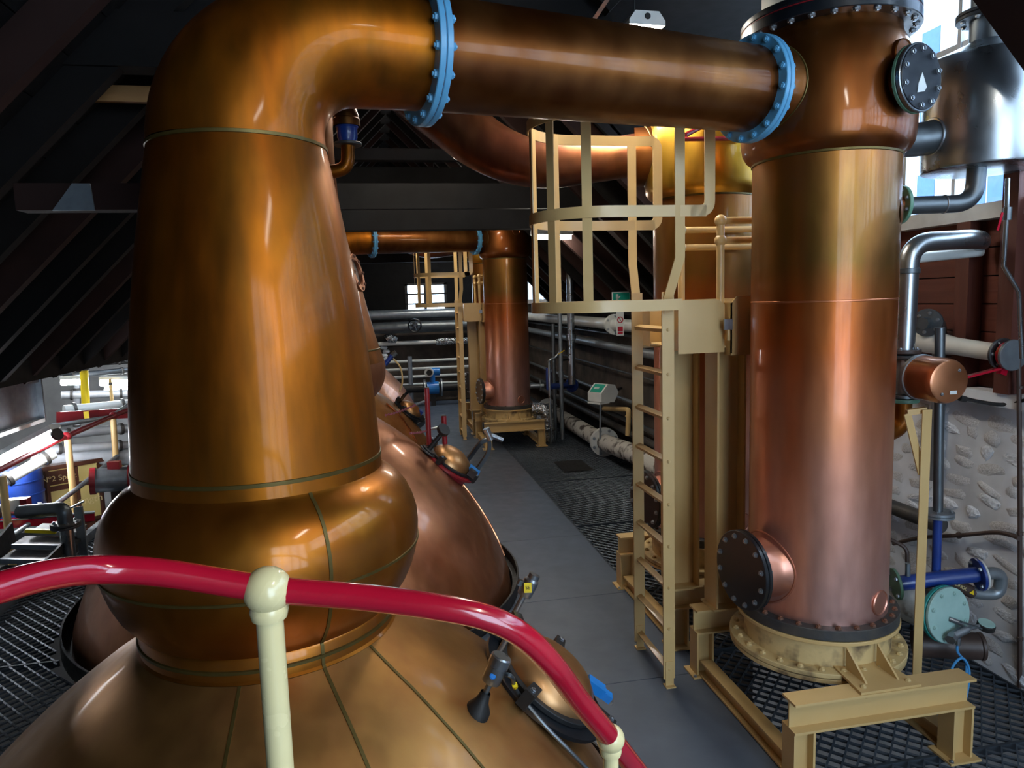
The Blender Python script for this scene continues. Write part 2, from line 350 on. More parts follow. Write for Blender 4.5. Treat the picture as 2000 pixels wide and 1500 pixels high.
def grating(x0, x1, y0, y1, Lx=.088, s=.046, w=.0115, h=.009):
    mb = MB(); nx = int((x1-x0)/(Lx/2)); ny = int((y1-y0)/s); vs = []; fs = []
    for j in range(ny):
        prev = None
        for i in range(nx+1):
            x = x0+i*Lx/2; y = y0+(j+.5)*s+(s/2)*(1 if (i+j) % 2 == 0 else -1)
            if inside(x, y, .02): prev = None; continue
            k = len(vs); vs += [(x, y-w/2, -.004), (x, y+w/2, .002), (x, y-w/2, -.004-h)]
            if prev is not None: fs += [(prev, k, k+1, prev+1), (prev, prev+2, k+2, k)]
            prev = k
    if not vs: return
    part('grating_panel', mb.add(vs, fs), GRATE, fl, kind='stuff', smooth=False)
for y0, y1 in zip([1.9, 2.85, 4.1, 5.4, 6.8, 8.6, 10.6, 12.8], [2.85, 4.1, 5.4, 6.8, 8.6, 10.6, 12.8, 16.6]): grating(1.87, 3.52, y0+.01, y1-.01)
for y0, y1 in zip([2.2, 3.6, 5.0, 6.4], [3.6, 5.0, 6.4, 8.6]): grating(-2.98, -1.2, y0+.01, y1-.01)
for y in [2.85, 4.1, 5.4, 6.8, 8.6, 10.6, 12.8]: part('grating_joint', MB().bx(1.87, 3.5, y-.008, y+.008, -.04, .001), GRATE, fl)
for x in (1.868, 3.51): part('grating_edge', MB().bx(x-.006, x+.006, 1.9, 16.6, -.05, .003), GRATE, fl)
for y in [3.6, 5.0, 6.4]: part('grating_joint', MB().bx(-2.98, -2.2, y-.008, y+.008, -.04, .001), GRATE, fl)
part('kerb', MB().bx(-3.06, -2.99, 2.2, 9.2, -.15, .07), GALV, fl)
part('lower_floor', MB().bx(-11, 5, -3, 19, -2.5, -2.4), VOID, fl)
part('viewing_platform', MB().bx(-2.6, .9, -2.2, 1.05, .72, .76), RUBBER, fl)
for x, y in ((-2.5, -2.1), (.8, -2.1), (-2.5, .95), (.8, .95)): part('platform_leg', MB().bx(x-.04, x+.04, y-.04, y+.04, -2.4, .72), CREAM, fl)

# ---- right wall: limewashed rubble below, stained planks above, windows on top
wr = tag(link(bpy.data.objects.new('wall_right', None), (3.55, 6, 0)), 'limewashed rubble wall with red planks below the windows', kind='structure')
part('rubble_face', MB().bx(3.52, 3.75, -3, 6.2, -2.4, 1.62), LIME, wr)
part('sooty_rubble_face', MB().bx(3.52, 3.75, 6.2, 17, -2.4, 2.2), OLDWALL, wr)
part('plank_backing', MB().bx(3.58, 3.62, -3, 6.25, 1.62, 2.7), WOODB, wr)  # sheet added behind the planks to block sky through their gaps
part('wall_ledge', MB().bx(3.42, 3.75, -3, 6.2, 1.62, 1.70), LIME, wr)
stn = []
for k in range(9):
    mb = MB(); seg = 9; rnd = random.Random(k); prof = []
    rings = [(1.0, 0.), (.9, .45), (.55, .8)]; vs = []; ro = [rnd.uniform(.72, 1.15) for _ in range(seg)]
    for r, t in rings:
        for i in range(seg):
            q = 2*PI*i/seg; vs.append((-t*(.8+.4*rnd.random()), math.cos(q)*r*ro[i], math.sin(q)*r*ro[i]*.55))
    vs.append((-1, 0, 0)); fs = [(a*seg+i, a*seg+(i+1) % seg, (a+1)*seg+(i+1) % seg, (a+1)*seg+i) for a in (0, 1) for i in range(seg)]+[(2*seg+i, 2*seg+(i+1) % seg, 3*seg) for i in range(seg)]
    stn.append(mb.add(vs, fs).mesh('stone', STONE if k % 3 else LIME))
rnd = random.Random(3); zrow = .06
while zrow < 1.58:
    y = 2.5+rnd.random()*.1; rowh = rnd.uniform(.06, .09)
    while y < 5.2:
        wd = rnd.uniform(.05, .13); o = bpy.data.objects.new('stone', rnd.choice(stn)); link(o, (3.524, y+wd, zrow+rnd.uniform(-.02, .02)), wr)
        o.scale = (rnd.uniform(.008, .018), wd, rnd.uniform(.06, .1)); o.rotation_euler.x = rnd.uniform(-.3, .3); y += wd*2+rnd.uniform(.0, .06)
    zrow += rowh+.03
for y0, y1 in ((2.0, 6.2),):
    z = 1.70
    while z < 2.66:
        h = .165; part('plank', MB().bx(3.545, 3.575, y0, y1, z+.004, min(z+h-.004, 2.68)), PLANK, wr); z += h
for y in (2.5, 3.05, 3.72, 4.5, 5.3): part('stud', MB().bx(3.44, 3.545, y-.05, y+.05, 1.70, 2.68), STUD, wr)
part('corner_post', MB().bx(3.40, 3.53, 3.32, 3.42, 1.70, 4.3), STUD, wr)
part('wall_behind_camera', MB().bx(3.52, 3.75, -3, 2.0, 1.62, 2.68), PLANK, wr)
# ---- windows
def window(name, x, y0, y1, z0, z1, ny, nz, label):
    o = tag(link(bpy.data.objects.new(name, None), (x, (y0+y1)/2, z0)), label, kind='structure')
    part('window_sill', MB().bx(x-.06, x+.12, y0-.05, y1+.05, z0-.09, z0), WFRAME, o)
    part('window_frame', MB().bx(x, x+.1, y0-.06, y0, z0, z1).bx(x, x+.1, y1, y1+.06, z0, z1).bx(x, x+.1, y0-.06, y1+.06, z1, z1+.08), WFRAME, o)
    dy = (y1-y0)/ny; dz = (z1-z0)/nz
    for i in range(1, ny): part('mullion' if i % 2 == 0 else 'glazing_bar', MB().bx(x+.01, x+.09, y0+i*dy-(.035 if i % 2 == 0 else .014), y0+i*dy+(.035 if i % 2 == 0 else .014), z0, z1), WFRAME, o)
    for k in range(1, nz): part('transom', MB().bx(x+.02, x+.08, y0, y1, z0+k*dz-.018, z0+k*dz+.018), WFRAME, o)
    for i in range(ny):
        for k in range(nz): part('pane', MB().bx(x+.045, x+.05, y0+i*dy+.005, y0+(i+1)*dy-.005, z0+k*dz+.005, z0+(k+1)*dz-.005), GLASS, o)
    return o
window('window_1', 3.5, 3.45, 6.1, 2.77, 4.22, 6, 3, 'tall white multi-pane window behind the steel tank')
window('window_2', 3.5, -2.6, 3.3, 2.77, 4.22, 12, 3, 'long white multi-pane window running on past the corner post')
window('window_3', 3.5, 14.4, 16.4, 2.3, 3.9, 4, 3, 'far multi-pane window beside the distant condensers')
# ---- back wall with a low window
wb = tag(link(bpy.data.objects.new('wall_back', None), (0, 16.7, 0)), 'sooty stone end wall behind the pipe runs', kind='structure')
part('stone_face', MB().bx(-3.2, 3.75, 16.65, 16.9, -2.4, 2.05), OLDWALL, wb)
part('gable_boarding', MB().bx(-3.2, .66, 16.65, 16.8, 2.05, 6), WOODB, wb); part('gable_boarding', MB().bx(1.62, 3.75, 16.65, 16.8, 2.05, 6), WOODB, wb); part('gable_boarding', MB().bx(.66, 1.62, 16.65, 16.8, 2.75, 6), WOODB, wb)
w4 = tag(link(bpy.data.objects.new('window_4', None), (1.58, 16.7, 2.05)), 'low bright window in the far end wall', kind='structure')
part('window_frame', MB().bx(.66, .72, 16.64, 16.72, 2.05, 2.75).bx(1.56, 1.62, 16.64, 16.72, 2.05, 2.75).bx(.66, 1.62, 16.64, 16.72, 2.70, 2.75).bx(.66, 1.62, 16.64, 16.72, 2.05, 2.10), BLACKM, w4)
for i in range(1, 2): part('glazing_bar', MB().bx(.66+i*.46-.03, .66+i*.46+.03, 16.63, 16.71, 2.05, 2.75), BLACKM, w4)
for z in (2.28, 2.5): part('transom', MB().bx(.66, 1.62, 16.64, 16.71, z-.018, z+.018), BLACKM, w4)
for i in range(2):
    for z0, z1 in ((2.1, 2.27), (2.29, 2.49), (2.51, 2.7)): part('pane', MB().bx(.68+i*.46, .66+(i+1)*.46-.02, 16.68, 16.685, z0, z1), GLASS, w4)
# ---- left hall shell
wl = tag(link(bpy.data.objects.new('wall_left', None), (-9, 8, 0)), 'grey painted wall of the lower hall', kind='structure')
part('hall_wall', MB().bx(-9.2, -9, -3, 17, -2.4, 3), GREYWALL, wl); part('hall_end_wall', MB().bx(-9, -3.2, 16.7, 16.9, -2.4, 3), GREYWALL, wl)
part('hall_soffit', MB().bx(-9.2, -3.35, -3, 16.9, 2.75, 2.85), GREYWALL, wl)
for y in (9.5, 11.5, 13.5, 15.5): part('hall_joist', MB().bx(-9, -3.4, y-.05, y+.05, 2.6, 2.75), GREYWALL, wl)
wf = tag(link(bpy.data.objects.new('wall_front', None), (0, -3, 0)), 'grey painted wall behind the viewing platform', kind='structure')
part('boarding', MB().bx(-9.2, .64, -3.2, -3, -2.4, 6).bx(3.36, 3.75, -3.2, -3, -2.4, 6).bx(.64, 3.36, -3.2, -3, -2.4, .62).bx(.64, 3.36, -3.2, -3, 4.28, 6), GREYWALL, wf)

# ---- window behind the viewer
def front_window():
    o = tag(link(bpy.data.objects.new('window_5', None), (.8, -3.05, 1.5)), 'broad window in the wall behind the viewing platform', kind='structure'); x0, x1, z0, z1 = .7, 3.3, .7, 4.2
    part('window_frame', MB().bx(x0-.06, x0, -3.1, -3, z0, z1).bx(x1, x1+.06, -3.1, -3, z0, z1).bx(x0-.06, x1+.06, -3.1, -3, z1, z1+.08).bx(x0-.06, x1+.06, -3.1, -3, z0-.08, z0), WFRAME, o)
    for i in range(1, 4): x = x0+(x1-x0)*i/4; part('mullion', MB().bx(x-.03, x+.03, -3.09, -3.01, z0, z1), WFRAME, o)
    for k in range(1, 3): z = z0+(z1-z0)*k/3; part('transom', MB().bx(x0, x1, -3.08, -3.02, z-.02, z+.02), WFRAME, o)
    for i in range(4):
        for k in range(3): part('pane', MB().bx(x0+(x1-x0)*i/4+.005, x0+(x1-x0)*(i+1)/4-.005, -3.055, -3.05, z0+(z1-z0)*k/3+.005, z0+(z1-z0)*(k+1)/3-.005), GLASS, o)
front_window()
# ---- roof
ce = tag(link(bpy.data.objects.new('ceiling', None), (.3, 7, 5.4)), 'blackened timber roof with rafters and tie beams', kind='structure')
RX, RZ = .3, 5.45
def slope(x0, x1, ya, yb, side, n):
    """boards between |x| from the ridge"""
    for k in range(n):
        a, b = x0+(x1-x0)*k/n, x0+(x1-x0)*(k+1)/n
        za, zb = RZ-abs(a-RX), RZ-abs(b-RX)
        p = V(((a+b)/2, (ya+yb)/2, (za+zb)/2+.16)); d = V((b-a, 0, zb-za)).normalized(); nn = V((0, 1, 0)).cross(d)
        part('roof_board', MB().obox(p, (d, (0, 1, 0), nn), (V((b-a, 0, zb-za)).length/2-.004, (yb-ya)/2, .012)), WOODB, ce)
def gap_cover(a, b, ya, yb):  # extra sheet added above the boards so no sky leaks between them
    za, zb = RZ-abs(a-RX), RZ-abs(b-RX); d = V((b-a, 0, zb-za)); L = d.length; d.normalize()
    part('sky_block_cover', MB().obox(((a+b)/2, (ya+yb)/2, (za+zb)/2+.22), (d, (0, 1, 0), V((0, 1, 0)).cross(d)), (L/2+.05, (yb-ya)/2, .02)), WOODB, ce)
gap_cover(RX, -3.6, -3.2, 17); gap_cover(RX, 1.5, -3.2, 17); gap_cover(1.5, 3.8, 6.2, 14.25)
slope(RX, -3.5, -3.1, 16.9, -1, 18)
slope(RX, 1.5, -3.1, 16.9, 1, 6); slope(1.5, 3.7, 6.2, 14.2, 1, 11)
for y0, y1 in ((-3.1, 6.25), (14.2, 16.9)): part('dormer_soffit', MB().bx(1.4, 3.75, y0, y1, 4.31, 4.36), WOODB, ce)
for y0, y1 in ((6.2, 6.26), (14.2, 14.26)):
    part('dormer_cheek', MB().prism([(1.45, 4.34), (3.75, 4.34), (3.75, 2.05)], (0, y0, 0), ((1, 0, 0), (0, 0, 1), (0, -1, 0)), -.05), WOODK, ce)
def rafter(y, side, xe, wd=.09, ht=.2, mat=WOODK):
    p = V((RX, y, RZ)); q = V((xe, y, RZ-abs(xe-RX))); d = (q-p).normalized()
    part('rafter', MB().obox((p+q)/2+V((0, 0, 0)), (d, (0, 1, 0), d.cross(V((0, 1, 0)))), ((q-p).length/2, wd/2, ht/2)), mat, ce)
y = 3.3; k = 0
while y < 16.6:
    rafter(y, -1, -3.45, mat=WOODR if k % 3 == 1 else WOODK)
    rafter(y, 1, 1.6 if (y < 6.3 or y > 14.1) else 3.6, mat=WOODR if k % 2 else WOODK); y += .62; k += 1
for y in (-2, -.8, .6, 2.0): rafter(y, -1, -3.45); rafter(y, 1, 1.6)
part('ridge_beam', MB().bx(.22, .38, -3, 16.8, 5.3, 5.5), WOODK, ce)
part('wall_plate', MB().bx(-3.52, -3.3, -3, 16.7, 1.66, 1.86), WOODK, ce)
part('eaves_beam', MB().bx(3.4, 3.56, 6.2, 14.2, 2.05, 2.2), WOODK, ce)
def tie(y, z, h, x0=-2.6, x1=2.9, wd=.16, mat=WOODK): part('tie_beam', MB().bx(x0, x1, y-wd/2, y+wd/2, z, z+h), mat, ce)
tie(4.55, 3.66, .3, -1.75, 1.5); tie(4.75, 4.0, .32, -1.4, 1.6); tie(7.6, 3.05, .2, -2.3, 2.4); tie(7.75, 3.28, .26, -2.1, 2.5)
tie(9.2, 3.75, .22, -1.6, 2.2); tie(11.6, 3.2, .25); tie(14.4, 3.1, .25); tie(6.55, 3.55, .1, -1.7, 1.0, .1)
for px, py, y in ((100, 197, 4.9), (145, 217, 5.6), (175, 243, 6.3)): q = at(px, py, Y=y); part('collar_board', MB().bx(q.x, -.9, y-.02, y+.02, q.z, q.z+.095), WOODP, ce)
part('splice_plate', MB().prism([(0, 0), (.19, 0), (.18, .13), (.1, .13)], at(104, 412, Y=3.92), ((1, 0, 0), (0, 0, 1), (0, -1, 0)), .012), GALV, ce)
q = at(168, 412, Y=3.98); part('tie_beam', MB().bx(q.x-.3, -1.0, 3.94, 4.06, q.z, q.z+.13), WOODR, ce)
part('corner_brace', MB().bar(at(1895, -60, Y=2.75)+V((.14, 0, .05)), at(2045, 150, Y=2.75)+V((.14, 0, .05)), .2, .22, (0, 1, 0)), WOODR, ce)
part('ceiling_strut', MB().bar(at(1206, -30, Y=3.7), at(1155, 45, Y=3.7), .05, .02), RUST, ce)
for x0, z0, x1, z1, y in ((1.6, 4.1, 2.9, 2.9, 7.9), (1.2, 4.1, 2.6, 2.8, 8.6)): part('roof_strut', MB().bar((x0, y, z0), (x1, y, z1), .08, .14), WOODR, ce)
# neighbouring house outside the windows
hs = thing('neighbouring_building', (14, 5, -1), 'pale rendered building outside the window with reflected sky blue painted into its panes', 'building')
part('facade', MB().bx(14, 14.3, -8, 32, -3, 9.6), HOUSE, hs)
for iy in range(16):
    for iz in range(5):
        y0 = -6+iy*2.2; z0 = .6+iz*1.75; o = part('window', MB().bx(13.96, 14.0, y0, y0+1.35, z0, z0+1.15), HOUSE, hs)
        part('pane', MB().bx(13.94, 13.955, y0+.06, y0+.65, z0+.06, z0+1.09), HPANE, o); part('pane', MB().bx(13.94, 13.955, y0+.7, y0+1.29, z0+.06, z0+1.09), HPANE, o)

# ================================================================== STILLS
def surf_lathe(name, prof, o, mat, par, seg=96): return part(name, MB().lathe(prof, (o[0], o[1], 0), seg=seg), mat, par)
def seam_ring(o, r, z, par, h=.012): part('seam', MB().lathe([(r-.006, z-h/2), (r+.003, z-h/2+.003), (r+.003, z+h/2-.003), (r-.006, z+h/2)], (o[0], o[1], 0), seg=96), SEAM, par)
def make_still(S, off, label, mats, armdir, bend, arm_r, big):
    c = (S['c'][0]+off[0], S['c'][1]+off[1]); t = thing('pot_still', (c[0], c[1], 0), label, 'still', 'copper pot stills')
    surf_lathe('pot', S['pot'], c, mats[0], t, 128); surf_lathe('waist_ring', S['waist'], c, mats[1], t); surf_lathe('boil_bulb', S['bulb'], c, mats[1], t)
    surf_lathe('neck', S['neck'], c, mats[2], t)
    r0 = S['pot'][-1][0]
    part('floor_collar', MB().ring((c[0], c[1], -.03), (0, 0, 1), r0+.005, r0+.06, .05, 96).ring((c[0], c[1], .0), (0, 0, 1), r0+.045, r0+.06, .10, 96), BLACKM, t)
    # swan neck: from the top of the neck round into the lyne arm
    zt = S['neck'][-1][1]; rt = S['neck'][-1][0]; d = V((armdir[0], armdir[1], 0)).normalized(); B, zc, endx = bend
    pts = []; rr = []; n = 20
    for k in range(n+1):
        q = PI/2*k/n; pts.append(V((c[0], c[1], zt))+d*B*(1-math.cos(q))+V((0, 0, (zc-zt)*math.sin(q)))); u = k/n; rr.append(rt+(arm_r*1.06-rt)*(u*u*(3-2*u)))
    pts.append(V((c[0], c[1], zc))+d*endx); rr.append(arm_r)
    part('swan_neck', MB().tube(pts, rr, 64, False), mats[2], t)
    seam_ring(c, rt+.002, zt, t, .016); seam_ring(c, S['neck'][1][0], S['neck'][1][1], t, .018)
    if not big: seam_ring(c, .447, 1.18, t, .016)
    return t, c, pts[-1], d
def vseam(S, prof, c, deg, par, wd=.011):
    q = math.radians(deg); ct = V((-math.sin(q), math.cos(q), 0)); pts = [V((c[0]+(r+.001)*math.cos(q), c[1]+(r+.001)*math.sin(q), z)) for r, z in prof]
    part('seam', MB().strip(pts, wd, .004, ct), SEAM, par)
def flange_pair(par, o, axis, rin, rout, th, mat, nb, bs, bmat):
    a = V(axis).normalized(); f = None
    for s in (-1, 1):
        f = part('flange', MB().ring(V(o)+a*(th+.002)*(0 if s > 0 else -1), a, rin, rout, th, 64), mat, par)
        bolts(f, V(o)+a*(th+.002)*(1 if s > 0 else -1), a*s, (rin+rout)/2+.006, nb, bs, bmat, .5)
    part('gasket', MB().ring(V(o)-a*.003, a, rin, rout-.004, .006, 64), RUST, par)
ARM_A = V((2.29-(-.435), 3.38-2.65, 0)).normalized()
st1, c1s, e1, d1 = make_still(SA, (0, 0), 'amber copper pot still nearest the handrail with a tall tapering neck', (CU_POT, CU_BULB, CU_NECK), ARM_A, (.42, 3.235, .68), .205, False)
vseam(SA, SA['bulb'], c1s, -62, st1); vseam(SA, SA['waist'], c1s, -62, st1); vseam(SA, SA['pot'][:10], c1s, -62, st1); vseam(SA, SA['pot'][:10], c1s, -95, st1, .01); vseam(SA, SA['pot'][:10], c1s, -38, st1, .01)
q = [(r, z) for r, z in SA['bulb'] if 1.42 < z < 1.46][0]; seam_ring(c1s, q[0], q[1]-.01, st1, .014)
ARM_B = V((2.29+.66, 4.75-5.8, 0)).normalized()
st2, c2s, e2, d2 = make_still(SB, (0, 0), 'larger rosy copper pot still directly behind the amber one', (CU_PINK, CU_PINK, CU_NECK), ARM_B, (.5, 4.3, .52), .21, True)
st3, c3s, e3, d3 = make_still(SA, OFF, 'distant copper pot still whose shoulder shows past the second still', (CU_POT, CU_BULB, CU_NECK), ARM_A, (.42, 3.235, .68), .205, False)
st4, c4s, e4, d4 = make_still(SB, OFF, 'farthest copper pot still near the end wall', (CU_PINK, CU_PINK, CU_NECK), ARM_B, (.5, 4.3, .52), .21, True)
def lyne(e, d, off, tgt, label, mat):
    t = thing('lyne_arm', e, label, 'pipe', 'copper lyne arms'); end = V((tgt[0]+off[0], tgt[1]+off[1], 3.27)); dd = (end-e).normalized(); stop = end-dd*.40
    part('pipe', MB().tube([e, e+dd*.02, stop], [.205, .205, .192], 64, False), mat, t)
    flange_pair(t, e, dd, .2, .262, .024, BLUE, 16, .0155, BLUE)
    flange_pair(t, stop-dd*.1, dd, .19, .243, .024, BLUE, 16, .0155, BLUE)
    return t
lyne(e1, d1, (0, 0), (2.29, 3.38), 'brown copper lyne arm between two sky blue flanges across the top', CU_ARM)
lyne(e3, d3, OFF, (2.29, 3.38), 'distant copper lyne arm with blue flange under the tie beam', CU_ARM)
def lyne_b(e, off, label):
    o = V((off[0], off[1], 0)); t = thing('lyne_arm', e, label, 'pipe', 'copper lyne arms')
    pts = fillet([e, V((1.06, 5.22, 3.22))+o, V((1.98, 4.87, 3.30))+o], .45, 12)
    n = len(pts); part('pipe', MB().tube(pts, [.208-(.208-.145)*min(1, k/(n*.9)) for k in range(n)], 48, False), CU_DARK, t)
    return t
lyne_b(e2, (0, 0), 'dull red copper lyne arm dipping behind the blue flange into the second condenser')
lyne_b(e4, OFF, 'dull red copper lyne arm of the farthest still')

# ---- manways and fittings on the pots
def manway(st, S, off, r, deg, frame_mat, ring_mat, scale=1., lug=True):
    p, n = pot_point(S, r, deg); p = p+V((off[0], off[1], 0)); a, b, n = basis((n+V((-.05, -.22, .22))).normalized()); s = scale
    mw = part('manway', MB().lathe([(.235*s, -.10), (.235*s, .055), (.29*s, .045), (.29*s, .062), (.22*s, .062), (.205*s, -.1)], p, n, 48), ring_mat, st, 'bolted manway with copper lid')
    part('lid', MB().lathe([(.215*s, .078), (.21*s, .10), (.19*s, .13), (.15*s, .16), (.09*s, .182), (.04*s, .19), (0, .192)], p, n, 48), CU_POT, mw, 'domed copper lid')
    part('lid_ring', MB().ring(p+n*.063, n, .205*s, .24*s, .022, 48), frame_mat, mw)
    for ang, kind in ((75, 'clamp'), (-5, 'clamp'), (-105, 'clamp'), (160, 'hinge')):
        q = math.radians(ang); o = p+(a*math.cos(q)+b*math.sin(q))*.265*s; rd = (a*math.cos(q)+b*math.sin(q))
        part(kind, MB().obox(o+n*.09, (rd, n.cross(rd), n), (.045*s, .022*s, .035)), frame_mat, mw)
        bolt_at(mw, o+n*.125+rd*.02, n, .012, ZINC)
    return mw, p, a, b, n
mw1, mp, ma, mbv, mn = manway(st1, SA, (0, 0), *hit(SA, 1050, 1352)[2:], BLACKM, BLACK)
# the dark raised collar segment and eyebolts on the far side of the lid
for ang, L, hd in ((112, .17, 0), (62, .2, 1)):
    q = math.radians(ang); o = mp+(ma*math.cos(q)+mbv*math.sin(q))*.26; up = (mn*.75+V((.25, .1, .6))).normalized()
    part('swing_bolt', MB().cyl(o+mn*.05, o+mn*.05+up*L, .011, seg=10), ZINC, mw1)
    if hd == 0: part('wing_nut', MB().obox(o+mn*.05+up*(L+.015), basis(up), (.03, .02, .02)), BLACK, mw1)
sx = mp+(ma*math.cos(math.radians(62))+mbv*math.sin(math.radians(62)))*.26+mn*.05; up = (mn*.75+V((.25, .1, .6))).normalized()
def sensor(base, up, tagmat, label, tagtext=None):
    t = thing('level_sensor', base, label, 'sensor'); a, b, n = basis(up)
    part('mount', MB().lathe([(.046, -.02), (.044, .008), (.026, .035), (.02, .055), (.018, .07)], base, n, 20), BLACKM, t)
    part('stem', MB().cyl(base+n*.06, base+n*.13, .011, seg=12), STEEL, t)
    part('head', MB().lathe([(0, .11), (.032, .11), (.034, .115), (.034, .17), (.037, .172), (.037, .205), (.032, .21), (0, .21)], base, n, 24), STEEL, t)
    part('badge', MB().disc(base+n*.145-a*.0+(CAM-base).cross(n).cross(n).normalized()*-.033, (CAM-base).normalized(), .011, .004, 16), BRIGHTBLUE, t)
    return t, a, b, n
bp, bn, br, bd = hit(SA, 933, 1388)
ss, sa, sb, sn = sensor(bp, (bn*.6+V((.25, .15, .75))).normalized(), YELLOW, 'stainless level sensor with a blue badge on the near pot shoulder')
cab = [bp+sn*.14+V((.03, -.005, 0)), bp+sn*.14+V((.06, -.02, -.01)), hit(SA, 1010, 1375)[0]+V((0, 0, .05)), hit(SA, 1060, 1430)[0]+V((0, 0, .03)), hit(SA, 1110, 1480)[0]+V((0, 0, .03)), hit(SA, 1150, 1520)[0]+V((0, 0, .025))]
cb = single('sensor_cable', MB().tube(spline(cab), .008, 8), STEEL_D, 'thin grey cable trailing from the stainless sensor down the pot', 'cable')
mid = (cab[1]+cab[2])/2; part('cable_tag', MB().tube([mid, mid+(cab[2]-cab[1]).normalized()*.035], .0105, 8), YELLOW, cb, 'yellow cable tag')
t = thing('pressure_sensor', sx, 'stainless sensor with a yellow SE tag beyond the manway', 'sensor')
part('stem', MB().cyl(sx, sx+up*.2, .013, seg=12), STEEL, t)
hd = sx+up*.2; part('head', MB().lathe([(0, 0), (.03, 0), (.032, .006), (.032, .07), (.024, .08), (.024, .1), (0, .105)], hd, up, 20), STEEL, t)
lab = part('label', MB().obox(hd+up*.035+(CAM-hd).normalized()*.039, basis((CAM-hd)), (.016, .02, .001)), YELLOW, t, 'yellow tag')
a_, b_, n_ = basis(CAM-hd); text('lettering', 'SE', hd+up*.035+(CAM-hd).normalized()*.0405, (a_, b_, n_), .02, BLACKM, lab)
part('bracket', MB().obox(hd+up*.06-a_*.04, basis(up), (.014, .014, .012)), STEEL_D, t)
# bright blue latch on the near manway
o = mp+(ma*math.cos(math.radians(-62))+mbv*math.sin(math.radians(-62)))*.24
t = thing('manway_latch', o, 'bright blue interlock latch on the near manway rim', 'latch')
part('body', MB().obox(o+mn*.115, (ma, mbv, mn), (.028, .042, .02)), BRIGHTBLUE, t); part('key_block', MB().obox(o+mn*.11-mbv*.06, (ma, mbv, mn), (.022, .024, .016)), BRIGHTBLUE, t)
part('plate', MB().obox(o+mn*.09-mbv*.06+ma*.03, (ma, mbv, mn), (.02, .05, .006)), ZINC, t)
# second still: red-framed manway, posts, sensor
for S, off, st, suffix in ((SB, (0, 0), st2, 'second'),):
    mw2, p2, a2, b2, n2 = manway(st, S, off, 1.17, 5, BLACKM, RED_D, .86)
    o = p2+a2*.0-b2*.2; t = thing('manway_latch', o+n2*.1, 'blue interlock latch on the red-rimmed manway', 'latch'); part('body', MB().obox(o+n2*.12, (a2, b2, n2), (.045, .05, .03)), BRIGHTBLUE, t); part('plate', MB().obox(o+n2*.12-a2*.07, (a2, b2, n2), (.03, .035, .03)), BLACK, t)
    o = p2+a2*.1+b2*.22; t = thing('pressure_sensor', o, 'chrome sensor on a dark arched yoke over the second manway', 'sensor')
    part('yoke', MB().strip(spline([at(900, 915, Y=p2.y+.03), at(918, 892, Y=p2.y+.02), at(938, 866, Y=p2.y), at(954, 860, Y=p2.y), at(953, 884, Y=p2.y), at(930, 920, Y=p2.y)]), .05, .03, (0, 1, 0)), BLACK, t)
    h0 = at(954, 848, Y=p2.y-.03); part('head', MB().cyl(h0+V((.02, 0, -.05)), h0+V((-.02, 0, .05)), .03, seg=14).cyl(h0, h0+V((.12, 0, -.06)), .022, seg=12), STEEL, t)
    p, n, r, deg = hit(S, 832, 885); t = thing('pressure_gauge', p, 'dark round gauge on a flanged stub of the second still', 'gauge')
    part('flange', MB().disc(p+n*.01, n, .075, .015, 24).disc(p+n*.03, n, .06, .012, 24), GREYFL, t); part('stub', MB().cyl(p-n*.02, p+n*.16+V((.02, 0, .03)), .02, seg=12), BLACKM, t)
    part('dial', MB().disc(p+n*.16+V((.03, -.02, .06)), (.5, -.6, .6), .055, .035, 24), BLACKM, t)
def red_post(px, py, Y, h, label):
    p = at(px, py, Y=Y); t = thing('barrier_post', p, label, 'post', 'dark red barrier posts'); part('tube', MB().cyl(p, p+V((0, 0, h)), .022, seg=16), RED_D, t); part('cap', MB().disc(p+V((0, 0, h)), (0, 0, 1), .023, .006, 16), BLACKM, t); return p+V((0, 0, h))
pa, na, ra, da = hit(SB, 838, 868); pb, nb_, rb, db = hit(SB, 869, 865)
t1 = red_post(838, 868, pa.y, .48, 'tall dark red post rising behind the second pot'); t2 = red_post(869, 867, pb.y+.02, .24, 'short dark red post beside the red-rimmed manway')
def chain(p, q, sag, label):
    mb = MB(); n = 22; p, q = V(p), V(q)
    for k in range(n):
        a = p.lerp(q, k/n)-V((0, 0, sag*4*(k/n)*(1-k/n))); b = p.lerp(q, (k+1)/n)-V((0, 0, sag*4*((k+1)/n)*(1-(k+1)/n))); up = (0, 0, 1) if k % 2 else (0, 1, 0)
        mb.bar(a, b, .02, .008, up)
    o = single('barrier_chain', mb, CHAIN, label, 'chain', 'barrier chains'); part('snap_hook', MB().cyl(q, q+(q-p).normalized()*.12, .012, seg=8), ZINC, o)
chain(at(752, 811, Y=t1.y), at(812, 790, Y=t1.y), .01, 'red plastic chain reaching toward the tall red post'); chain(at(800, 846, Y=t2.y), at(842, 838, Y=t2.y), .01, 'red plastic chain reaching toward the short red post')
mb = MB().tube(spline([hit(SB, px, py)[0]+V((0, 0, .012)) for px, py in ((872, 868), (905, 925), (940, 985), (968, 1035), (985, 1080))]), .009, 8)
single('copper_tube', mb, M('bright_copper_tube', 'd08a62', .25, .95), 'thin bright copper tube running down the second pot', 'tube')
S3 = dict(SA); S3['c'] = c3s
for px, py, lb in ((795, 800, ''),):
    p, n, r, deg = hit(S3, px, py); mw3, p3, a3, b3, n3 = manway(st3, S3, (0, 0), r, deg, BLACKM, BLACK, .9)
    o = p3-b3*.12; t = thing('manway_latch', o+n3*.1, 'small blue latch on the distant manway', 'latch'); part('body', MB().obox(o+n3*.14, (a3, b3, n3), (.05, .06, .03)), NAVY, t)
    for ang in (60, 120): part('swing_bolt', MB().bar(p3+b3*.2, p3+b3*.2+n3*.25+a3*.25*math.cos(math.radians(ang)), .03, .03), BLACK, mw3)
